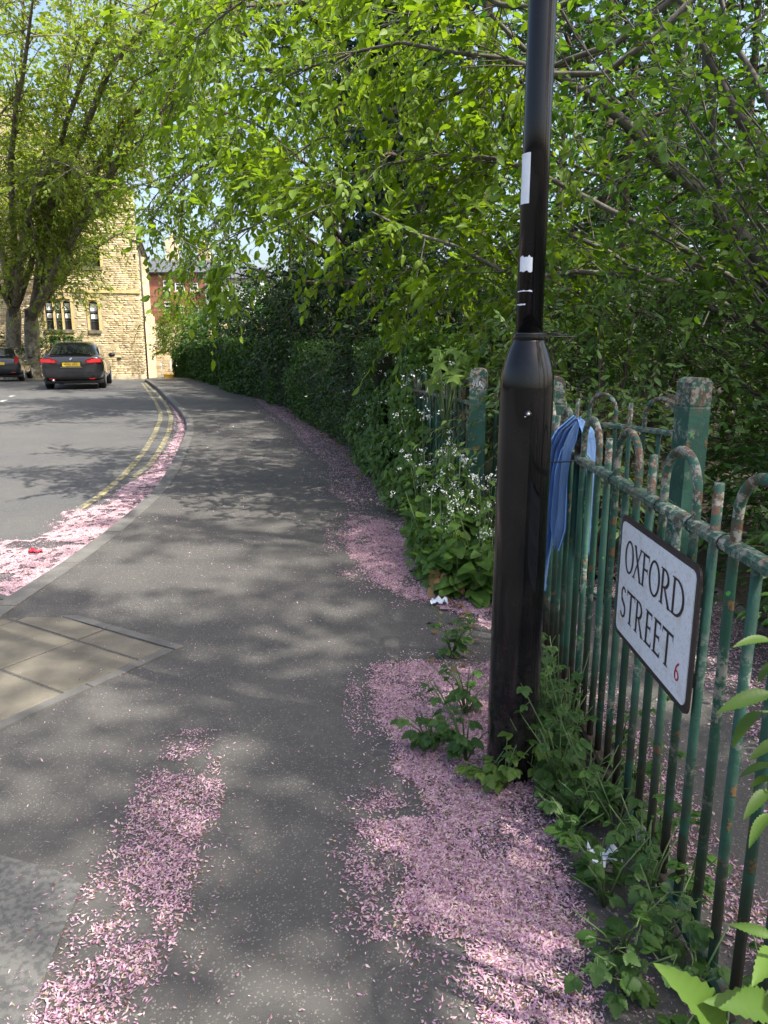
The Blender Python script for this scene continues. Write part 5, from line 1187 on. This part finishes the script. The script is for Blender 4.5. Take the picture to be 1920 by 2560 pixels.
for u, lab in ((27, 'brown wooden box fixed to the pale plane trunk'), (61, 'brown wooden box fixed to the dark plane trunk')):
    p = pY(*D(u + 3, 677), 38.0); o = thing('nest_box', lab, 'nest box', tuple(p)); MB().box((0, -.12, 0), (.3, .2, .34)).build('box_body', M['bark_brown'], o); MB().loft([[(-.18, -.26, .17), (.18, -.26, .17), (.18, .02, .2), (-.18, .02, .2)], [(-.18, -.26, .2), (.18, -.26, .2), (.18, .02, .25), (-.18, .02, .25)]]).build('lid', M['bark'], o); MB().tube([(0, -.215, .03), (0, -.225, .03)], .05, 12).build('entrance', M['iron'], o)
# shrub at the foot of the plane trees
def shrub(name, label, c, rx, ry, h, n, leaf, mt, tpl='mid', parts=0, core=.55, z0=.0, stems=8, group=None, spr=True):
    root = thing(name, label, 'shrub', tuple(c), 0, group); mb = MB()
    for k in range(stems):
        a = random.uniform(0, 6.28); q = random.uniform(.3, .8); mb.tube([(0, 0, -.1), (rx * q * .5 * math.cos(a), ry * q * .5 * math.sin(a), h * .45), (rx * q * math.cos(a), ry * q * math.sin(a), h * .85)], [.02, .014, .005], 5)
    mb.build('stems', M['bark_brown'], root, True)
    ns = n // 7; a = rng.random(ns) * 6.283; e = np.arcsin(rng.uniform(-.25, 1, ns)); rr = .55 + .55 * rng.random(ns) ** .6; rr *= .8 + .45 * vnoise(a * 2, e * 2, 1.5, int(n) % 97)
    d = np.stack([np.cos(e) * np.cos(a), np.cos(e) * np.sin(a), np.sin(e)], 1); P = np.array(c) + np.array([0, 0, h * .45]) + d * rr[:, None] * np.array([rx, ry, h * .55])
    P[:, 2] = np.maximum(P[:, 2], c[2] + .05 + z0)
    dr = unit(d * np.array([1 / rx, 1 / ry, 1.2 / h]) + rng.normal(0, .4, (ns, 3))); fr, tw = sprays(P - dr * leaf * 2, dr, leaf * 4.2, 7, leaf, .6, .2)
    V2, F2 = tubes(tw, np.tile([.004, .003, .0015], (len(tw), 1)), 3); o = link('twigs', np_mesh('twigs', V2 - np.array(c), [F2]), M['bark_brown'], root); o['kind'] = 'stuff'
    bake_leaves('foliage', fr, tpl, M[mt], root, parts, 'leaf', 'foliage'); return root
q = pY(*D(118, 800), 39.3); shrub('bush', 'green bush at the foot of the plane trees', (q[0], 39.3, -.2), 1.8, 1., 2.6, 2600, .14, 'mid_leaf')
q = pY(*D(0, 800), 39.5); shrub('bush', 'dark bush behind the pale plane trunk', (q[0] - .6, 39.5, -.2), 1.6, 1.2, 2.4, 2600, .14, 'dark_leaf')
# shrubs and saplings between the far houses and the hedge
for u, Y, h, rx, mt, lab in ((372, 38.5, 4.2, 1.2, 'bright_leaf', 'bright green shrub overhanging the far wall'), (420, 36, 3.6, 1.9, 'mid_leaf', 'green shrub behind the far end of the hedge'), (470, 33, 3.9, 2.2, 'mid_leaf', 'broad shrub leaning over the hedge below the white house'), (530, 28, 3.9, 2.2, 'dark_leaf', 'dark shrub behind the middle of the hedge'), (610, 22, 3.6, 2.2, 'dark_leaf', 'dense dark shrub filling the gap beside the ivy tree')):
    X = pY(*D(u, 780), Y)[0] + (1.2 if u > 400 else .5); shrub('bush', lab, (X, Y, float(g(Y)) - .1), rx, 1.5, h, 5200, .15, mt)
for u, Y, lab in ((425, 40, 'thin bare stemmed sapling before the white house'), (470, 37, 'forked sapling in front of the white house')):
    X = pY(*D(u, 780), Y)[0]; tr, lb = auto_limbs((X, Y, -.1), 6.5, 1.6, 8, .4, .06, rise=1.6, az0=u)
    build_tree('sapling', lab, 'tree', tr, lb, M['mid_leaf'], M['bark_brown'], leaf=.15, subs=4, sub_len=1., spr=3, spray_len=.5, nleaf=5, t0=.4)
# understorey behind the hedge and beyond the inner path
for i, (X, Y, h, rx, mt, lf, lab) in enumerate(((.6, 10.5, 2.8, 1.3, 'dark_leaf', .09, 'dark leafy shrub behind the leafy bank'), (1.9, 9., 2.5, 1.2, 'mid_leaf', .09, 'green shrub behind the tagged gate post'), (-.9, 17, 3.2, 1.8, 'dark_leaf', .12, 'shadowed shrub behind the clipped hedge'), (3.2, 10.5, 2.9, 1.6, 'dark_leaf', .10, 'dark shrub among the slender trunks'), (5.2, 10.5, 3., 1.8, 'mid_leaf', .10, 'shrub under the slanting limbs'), (3.0, 13.5, 3.8, 2.2, 'dark_leaf', .12, 'dark thicket at the middle of the wood'), (7., 12, 3.6, 2.2, 'dark_leaf', .12, 'dark thicket at the right of the wood'),
        (2.9, 4.6, 1.25, .75, 'mid_leaf', .065, 'low leafy bush beside the inner gate post'), (3.5, 5.6, 1.8, .9, 'mid_leaf', .07, 'bush with pale leaves beyond the inner gate post'), (2.5, 3.4, .9, .6, 'mid_leaf', .06, 'low nettle like bush along the inner path'), (2.4, 2.3, .95, .55, 'mid_leaf', .06, 'leafy clump bordering the inner path'), (-2.2, 26.5, 3.6, 1.8, 'dark_leaf', .13, 'dark bush rising over the hedge top'))):
    shrub('bush', lab, (X, Y, float(g(Y)) - .05), rx, rx * .85, h, 6500 if Y > 6 else 3800, lf, mt, 'mid' if Y > 7 else 'fine', 150 if Y < 6 else 0)
# elder bush behind the inner gate post
q = pY(*D(1320, 820), 5.5); shrub('elder_bush', 'grey green elder bush bulging behind the railings', (q[0], 5.5, 0), 1.1, .7, 1.95, 4200, .075, 'elder_leaf', 'long', 300, stems=10)
q = pY(*D(1250, 900), 4.7); shrub('elder_bush', 'elder shoots between lamp post and inner gate post', (q[0] + .12, 4.75, 0), .38, .4, 1.2, 1300, .07, 'elder_leaf', 'long', 150, stems=6)
# distant wood seen through the gaps
n = 9000; X = rng.uniform(-2, 38, n); Y = rng.uniform(30, 44, n); Z = rng.random(n) ** 1.2 * (9 + 5 * vnoise(X, Y, .3, 9)); P = np.stack([X, Y, Z], 1)
m = X > -1 + (Y - 30) * .05; P = P[m]
o = bake_leaves('distant_wood', frames(P, rng.normal(0, 1, (len(P), 3)), rng.normal(0, .6, (len(P), 3)) + [0, -.5, .6], rng.uniform(.35, .8, len(P))), 'mid', M['mid_leaf'], None, 0, stuff='distant_wood'); tag(o, 'distant green wood seen through gaps between the trunks', 'trees', kind='stuff')

# ================================================================ HEDGE AND LEAFY BANK
def along(y0, y1, n): 
    y = rng.uniform(y0, y1, n); return y
hd = thing('hedge', 'long dark clipped hedge along the back of the pavement', 'hedge', (float(hx(20)) + .5, 20, float(g(20))))
rows = []
for y in np.linspace(8.6, float(HEDGE[-1, 1]) + .3, 40):
    x = float(hx(y)); z0 = float(g(y)); top = 1.47 - .0 * y; rows.append([(x + .2 - hd.location.x, y - 20, z0 - hd.location.z), (x + .17 - hd.location.x, y - 20, z0 + top - .2 - hd.location.z), (x + .35 - hd.location.x, y - 20, z0 + top - .1 - hd.location.z), (x + 1.1 - hd.location.x, y - 20, z0 + top - .1 - hd.location.z), (x + 1.15 - hd.location.x, y - 20, z0 - hd.location.z)])
MB().loft(rows).build('shade_core', M['core'], hd)  # solid core against see-through, inner shade of the hedge painted on
n = 46000; y = 8.4 + (float(HEDGE[-1, 1]) + .3 - 8.4) * rng.random(n) ** 1.5; face = rng.random(n) < .68; zz = rng.random(n); bump = (vnoise(y, zz * 2, 1.1, 55) - .5) * .3 + (vnoise(y, zz * 2, 3.2, 56) - .5) * .14
x = np.where(face, hx(y) + .12 + bump + rng.normal(0, .03, n), hx(y) + .15 + rng.random(n) * 1.0); z = np.where(face, zz * 1.45, 1.42 + bump * .5 + rng.normal(0, .035, n)) + g(y)
P = np.stack([x, y, z], 1); nr = np.where(face[:, None], [[-1., -.25, .45]], [[0, -.1, 1.]]) + rng.normal(0, .45, (n, 3))
bake_leaves('hedge_leaves', frames(P, rng.normal(0, 1, (n, 3)) + [-.2, 0, -.3], nr, rng.uniform(.03, .055, n) * np.clip(y / 10, 1, 2.6)), 'flat', M['hedge_leaf'], hd, 0, stuff='foliage')
bk = thing('leafy_bank', 'leafy green bank of brambles and maple shoots beside the petals', 'hedge', (float(hx(7)) + .4, 7, float(g(7))))
rows = []
for y in np.linspace(7.2, 9., 8):
    x = float(hx(y)) + .3; rows.append([(x - bk.location.x, y - 7, 0), (x + .08 - bk.location.x, y - 7, 1.0), (x + .8 - bk.location.x, y - 7, 1.1), (x + .85 - bk.location.x, y - 7, 0)])
MB().loft(rows).build('shade_core', M['core'], bk)  # solid dark core, painted as shade behind the bank leaves
n = 12000; y = 4.3 + 5.2 * rng.random(n) ** .9; zz = rng.random(n); bump = (vnoise(y, zz * 2, 1.7, 65) - .5) * .45 + (vnoise(y, zz * 2, 4, 66) - .5) * .2; topz = np.interp(y, [4.3, 5.2, 6.2, 7.2, 9.5], [.6, .75, .85, 1.3, 1.55]) + (vnoise(y, y * 0, 2.2, 67) - .5) * .3
face = rng.random(n) < .72; x = np.where(face, hx(y) + .04 + .30 * zz ** 1.5 - bump * .8 * (zz > .1) + rng.normal(0, .04, n), hx(y) + .3 + rng.random(n) * .8); z = np.where(face, zz * topz, topz + rng.normal(0, .07, n)) + g(y)
P = np.stack([x, y, z], 1); nr = np.where(face[:, None], [[-.9, -.45, .5]], [[-.1, -.2, 1.]]) + rng.normal(0, .35, (n, 3))
d = np.cross(nr, rng.normal(0, 1, (n, 3))) + [0, -.2, -.8]; sz = rng.uniform(.05, .10, n)
pick = rng.random(n) < .16
ok = (y > 7.2) | (x < hx(y) + .14); P, d, nr, sz, pick, y = P[ok], d[ok], nr[ok], sz[ok], pick[ok], y[ok]
bake_leaves('bank_leaves', frames(P[~pick], d[~pick], nr[~pick], sz[~pick]), 'fine', M['bank_leaf'], bk, 260, stuff='foliage')
bake_leaves('maple_leaves', frames(P[pick], d[pick], nr[pick], sz[pick] * .95), 'lobed3', M['bank_leaf'], bk, 200, part_name='lobed_leaf', stuff='lobed_foliage')
# tiny white flowers scattered in the bank
n = 90; y = rng.uniform(5.2, 10, n); P = np.stack([hx(y) + rng.uniform(-.1, .25, n), y, g(y) + rng.uniform(.35, 1.45, n)], 1)
bake_leaves('bank_flowers', frames(np.repeat(P, 6, 0) + rng.normal(0, .012, (n * 6, 3)), rng.normal(0, 1, (n * 6, 3)), rng.normal(0, .5, (n * 6, 3)) + [0, 0, 1], np.full(n * 6, .018)), 'flat', M['flower'], bk, 0, stuff='small_flowers')
# maple shoot over the far railing by the tagged post
ms = thing('maple_shoot', 'lime green maple shoot spilling over the railing beside tagged post', 'plant', (pA[0] - .2, pA[1] + .4, .05))
mb = MB(); fr = []
for k in range(26):
    c = pY(*D(random.uniform(930, 1012), random.uniform(752, 832)), pA[1] + random.uniform(.0, .5)); b0 = np.array(ms.location)
    mb.tube([(0, 0, 0), (.0, .0, .8), tuple(c - b0)], [.008, .006, .003], 5); fr.append((c, (random.uniform(-1, .6), random.uniform(-1, .1), random.uniform(-.9, -.1)), (random.uniform(-.4, .2), -.6, 1), random.uniform(.08, .14)))
mb.build('stems', M['stem'], ms, True); fr = [np.array([f[i] for f in fr], float) for i in range(4)]
bake_leaves('maple', frames(*fr), 'maple', M['lime_leaf'], ms, 300)

# ================================================================ SMALL PLANTS
def plant_leaf_objs(root, fr, tpl, mat, name='leaf'): bake_leaves(name, fr, tpl, mat, root, 300, name, 'foliage')
def flower_heads(root, pts, mat, s=.014):
    me = None
    for p in pts:
        n = 14; q = rng.normal(0, s * .75, (n, 3)); fr = frames(q, rng.normal(0, 1, (n, 3)), rng.normal(0, .5, (n, 3)) + [0, 0, .8], rng.uniform(.6, 1.2, n) * s)
        if me is None:
            V, T_ = TPL['flat']; W = (fr[:, None, 0] + np.einsum('vk,nkj->nvj', V, fr[:, 1:])).reshape(-1, 3); me = np_mesh('flower_head', W, [(T_[None] + (np.arange(n) * 4)[:, None, None]).reshape(-1, 3)]); me.materials.append(mat)
        o = link('flower_head', me, None, root); o['kind'] = 'stuff'; o.location = tuple(np.array(p) - np.array(root.location)); o.rotation_euler = (random.uniform(-.4, .4), random.uniform(-.4, .4), random.uniform(0, 6)); o.scale = (random.uniform(.8, 1.4),) * 3
def mustard(x, y, h, label, nleaf=26, heads=7, spread=.2):
    z0 = float(g(y)); root = thing('mustard_plant', label, 'plant', (x, y, z0), 0, 'white flowered plants by the gate'); mb = MB(); P = []; Dv = []; U = []; S = []; hp = []
    for k in range(random.randint(3, 4)):
        a = random.uniform(0, 6.28); dx, dy = math.cos(a) * spread * random.random(), math.sin(a) * spread * random.random(); hh = h * random.uniform(.75, 1.05)
        pts = [(0, 0, 0), (dx * .4, dy * .4, hh * .5), (dx, dy, hh)]; mb.tube(pts, [.005, .004, .002], 5)
        for j in range(1 + (random.random() < .6)): q = (x + dx + random.gauss(0, .05), y + dy + random.gauss(0, .05), z0 + hh - random.uniform(0, .28) * (j > 0)); hp.append(q); mb.tube([(dx * .7, dy * .7, hh * .75), (q[0] - x, q[1] - y, q[2] - z0)], .0015, 3)
        for j in range(nleaf // 3):
            t = random.random() ** 1.3; a2 = random.uniform(0, 6.28); pt = np.array([x + dx * t, y + dy * t, z0 + hh * t * .92 + .03]); L = random.uniform(.055, .12) * (1.25 - .75 * t); dv = np.array([math.cos(a2), math.sin(a2) - .35, random.uniform(-.5, .05)])
            st = pt + unit(dv) * .05 * (1.2 - t); mb.tube([tuple(pt - [x, y, z0]), tuple(st - [x, y, z0])], .0018, 3); P.append(st); Dv.append(dv); U.append([random.uniform(-.3, .3), -.35, 1]); S.append(L)
    mb.build('stems', M['stem'], root, True); plant_leaf_objs(root, frames(np.array(P), np.array(Dv), np.array(U), np.array(S)), 'heart', M['bank_leaf']); flower_heads(root, hp, M['flower']); return root
MUST = [(1075, 1440, .55), (1105, 1470, .62), (1150, 1488, .68), (1195, 1498, .62), (1225, 1500, .55), (1060, 1395, .75), (1100, 1410, .85), (1140, 1425, .78), (1185, 1430, .72), (1215, 1440, .66), (1090, 1370, .9), (1130, 1375, .88), (1170, 1385, .74), (1205, 1395, .7), (1060, 1345, .95)]
MLAB = ['front', 'second', 'third', 'fourth', 'fifth']
for i, (u, v, h) in enumerate(MUST):
    q = pg(u, v); mustard(q[0], q[1], h, 'white flowered garlic mustard plant beside the tagged gate post', 44, 3)
# withered leaves under them
wl_ = thing('withered_leaves', 'withered brown leaves hanging under the white flowered plants', 'leaves', tuple(pg(1120, 1480)))
P = np.array([pg(random.uniform(1070, 1230), random.uniform(1440, 1500)) + [0, -.03, random.uniform(.02, .16)] for _ in range(70)])
bake_leaves('withered', frames(P, rng.normal(0, .5, (70, 3)) + [0, -.3, -1], rng.normal(0, .5, (70, 3)) + [0, -1, .3], rng.uniform(.04, .09, 70)), 'fine', M['dead_leaf'], wl_, 70)
# avens weeds along the railing foot and round the lamp post
def avens(x, y, h, lab, mat='weed_leaf', n=20, spread=.14, grp='weeds along the railing foot', lf=.040):
    root = thing('avens_weed', lab, 'plant', (x, y, 0), 0, grp); mb = MB(); P = []; Dv = []; U = []; S = []
    for k in range(max(4, n // 4)):
        a = random.uniform(0, 6.28); hh = h * random.uniform(.45, 1.05); sp_ = spread * random.uniform(.4, 1.2); dx, dy = math.cos(a) * sp_, math.sin(a) * sp_
        mb.tube([(0, 0, 0), (dx * .35, dy * .35, hh * .55), (dx, dy, hh)], [.0035, .0028, .0015], 4)
        for j in range(random.randint(2, 4)):
            t = (j + 1) / 4 + random.uniform(-.05, .2); t = min(t, 1.); c = np.array([x + dx * t * (.4 + .6 * t), y + dy * t * (.4 + .6 * t), hh * t]); a2 = random.uniform(0, 6.28); sz = lf * random.uniform(.7, 1.35) * (1.15 - .4 * t)
            bd = np.array([math.cos(a2), math.sin(a2) - .25, random.uniform(-.25, .25)]); sd_ = np.array([-bd[1], bd[0], 0])
            ped = c + unit(bd) * .03
            for da, kk in ((0, 1.15), (.95, .85), (-.95, .85)):
                P.append(ped); Dv.append(bd * math.cos(da) + sd_ * math.sin(da) + [0, 0, -.15]); U.append([random.uniform(-.25, .25), random.uniform(-.4, .1), 1]); S.append(sz * kk)
            mb.tube([tuple(c - [x, y, 0]), tuple(ped - [x, y, 0])], .0015, 3)
    mb.build('stems', M['stem'], root, True); plant_leaf_objs(root, frames(np.array(P), np.array(Dv), np.array(U), np.array(S)), 'serrate_broad', M[mat]); return root
for u, v, h, lab in ((1165, 1905, .30, 'leafy weed left of the lamp post foot'), (1075, 1870, .2, 'weed standing on petals left of the lamp post'), (1165, 1790, .28, 'leafy weed behind the lamp post foot'), (1130, 1640, .30, 'wispy weed on the path edge beyond the lamp post')):
    q = pg(u, v); avens(q[0], q[1], h, lab, 'weed_leaf', 34, .15)
for u, v, h, lab in ((1225, 1955, .24, 'bright lime weed in front of the lamp post foot'), (1262, 1975, .22, 'bright weed with broad leaves at the lamp post foot'), (1325, 1945, .26, 'bright weed at the right of the lamp post foot')):
    q = pg(u, v); avens(q[0], q[1], h, lab, 'lime_leaf', 18, .10)
ORD = 'first second third fourth fifth sixth seventh eighth ninth tenth eleventh twelfth thirteenth fourteenth fifteenth sixteenth seventeenth eighteenth nineteenth twentieth twenty-first twenty-second twenty-third twenty-fourth twenty-fifth twenty-sixth twenty-seventh twenty-eighth twenty-ninth thirtieth'.split()
def bar_no(Y): return ORD[max(0, min(29, int(round((3.74 - Y) / .1075)) - 1))]
for Y in np.linspace(.85, 3.2, 17):
    avens(RX - random.uniform(.03, .08), Y, random.uniform(.14, .30), 'green weed hugging the %s bar along from the rusty capped post' % bar_no(Y), 'weed_leaf', 22, .13)
    avens(RX - random.uniform(.12, .21) * (1 if Y < 2.4 else .7), Y + random.uniform(-.04, .04), random.uniform(.12, .26), 'green weed on the petals, out from the %s bar past the rusty capped post' % bar_no(Y), 'weed_leaf', 22, .13)
for Y in np.linspace(.9, 2.6, 7): avens(RX + random.uniform(.05, .14), Y, random.uniform(.18, .34), 'weed on the inner path behind the %s bar from the rusty capped post' % bar_no(Y), 'weed_leaf', 16, .1, 'weeds behind the railing bars')
for X, Y, h in ((.60, 2.28, .40), (.66, 2.45, .46), (.62, 2.62, .42), (.70, 2.75, .40), (.66, 2.1, .38), (.58, 2.95, .34)): avens(X, Y, h, 'tall weed crowded between the lamp post and the railing', 'weed_leaf', 24, .12, 'weeds between lamp post and railing')
# nearest shoots at the right edge, growing through the railing
def shoot(label, root_xy, axes, Y, size=1.):
    root = thing('bramble_shoot', label, 'plant', (root_xy[0], root_xy[1], 0)); mb = MB(); P = []; Dv = []; U = []; S = []; b0 = np.array(root.location)
    A = [(pY(*b, Y + random.uniform(-.03, .03)), pY(*t, Y + random.uniform(-.05, .02))) for b, t in axes]; top = np.mean([a for a, _ in A], axis=0) + [.04, .02, .02]
    mb.tube([(0, 0, 0), tuple((top - b0) * [.5, .5, .55] + [.03, 0, 0]), tuple(top - b0)], [.007, .006, .004], 6)
    for a, t in A:
        mb.tube([tuple(top - b0), tuple(a - b0)], .002, 4); P.append(a); Dv.append(t - a); S.append(np.linalg.norm(t - a)); U.append([random.uniform(-.5, .1), random.uniform(-.7, -.2), 1])
    mb.build('stem', M['stem'], root, True); plant_leaf_objs(root, frames(np.array(P), np.array(Dv), np.array(U), np.array(S)), 'serrate', M['shoot_leaf']); return root
shoot('bright serrated shoot poking through the railing below the sign', (RX + .03, .84), [((1930, 1605), (1846, 1593)), ((1930, 1735), (1803, 1758)), ((1905, 1780), (1810, 1856)), ((1930, 1912), (1845, 1927)), ((1930, 1950), (1852, 1960)), ((1922, 1975), (1864, 2028)), ((1925, 2035), (1868, 2100)), ((1940, 1650), (1890, 1700)), ((1940, 1850), (1880, 1890))], .82)
shoot('bright leafy shoot low down through the railing', (RX + .02, .70), [((1935, 2345), (1832, 2302)), ((1800, 2600), (1742, 2440)), ((1935, 2530), (1838, 2490)), ((1935, 2600), (1850, 2560)), ((1935, 2380), (1905, 2420))], .72)
# ivy and nettle cover on the woodland floor
n = 9000; X = rng.uniform(1.85, 9, n); Y = rng.uniform(1., 13, n); P = np.stack([X, Y, g(Y) + rng.random(n) ** 2 * .25], 1)
o = bake_leaves('ground_cover', frames(P, rng.normal(0, 1, (n, 3)) * [1, 1, .3], rng.normal(0, .35, (n, 3)) + [0, 0, 1], rng.uniform(.05, .10, n)), 'mid', M['dark_leaf'], None, 0, stuff='ground_cover'); tag(o, 'low green ground cover on the woodland floor', 'ground cover', kind='stuff')
n = 500; y = rng.uniform(3.2, 16, n); X = hx(np.maximum(y, 4)) - rng.random(n) ** 2 * .25 + .1; P = np.stack([X, y, g(y) + rng.random(n) * .03], 1)
o = bake_leaves('leaf_litter', frames(P, rng.normal(0, 1, (n, 3)) * [1, 1, .2], rng.normal(0, .3, (n, 3)) + [0, 0, 1], rng.uniform(.03, .07, n)), 'mid', M['dead_leaf'], None, 0, stuff='leaf_litter'); tag(o, 'dead brown leaves along the hedge foot', 'leaves', kind='stuff')
print('TREE LEAVES', NLEAF, 'objects', len(bpy.data.objects), 'tris', sum(len(m.loops) - 2 * len(m.polygons) for m in bpy.data.meshes))
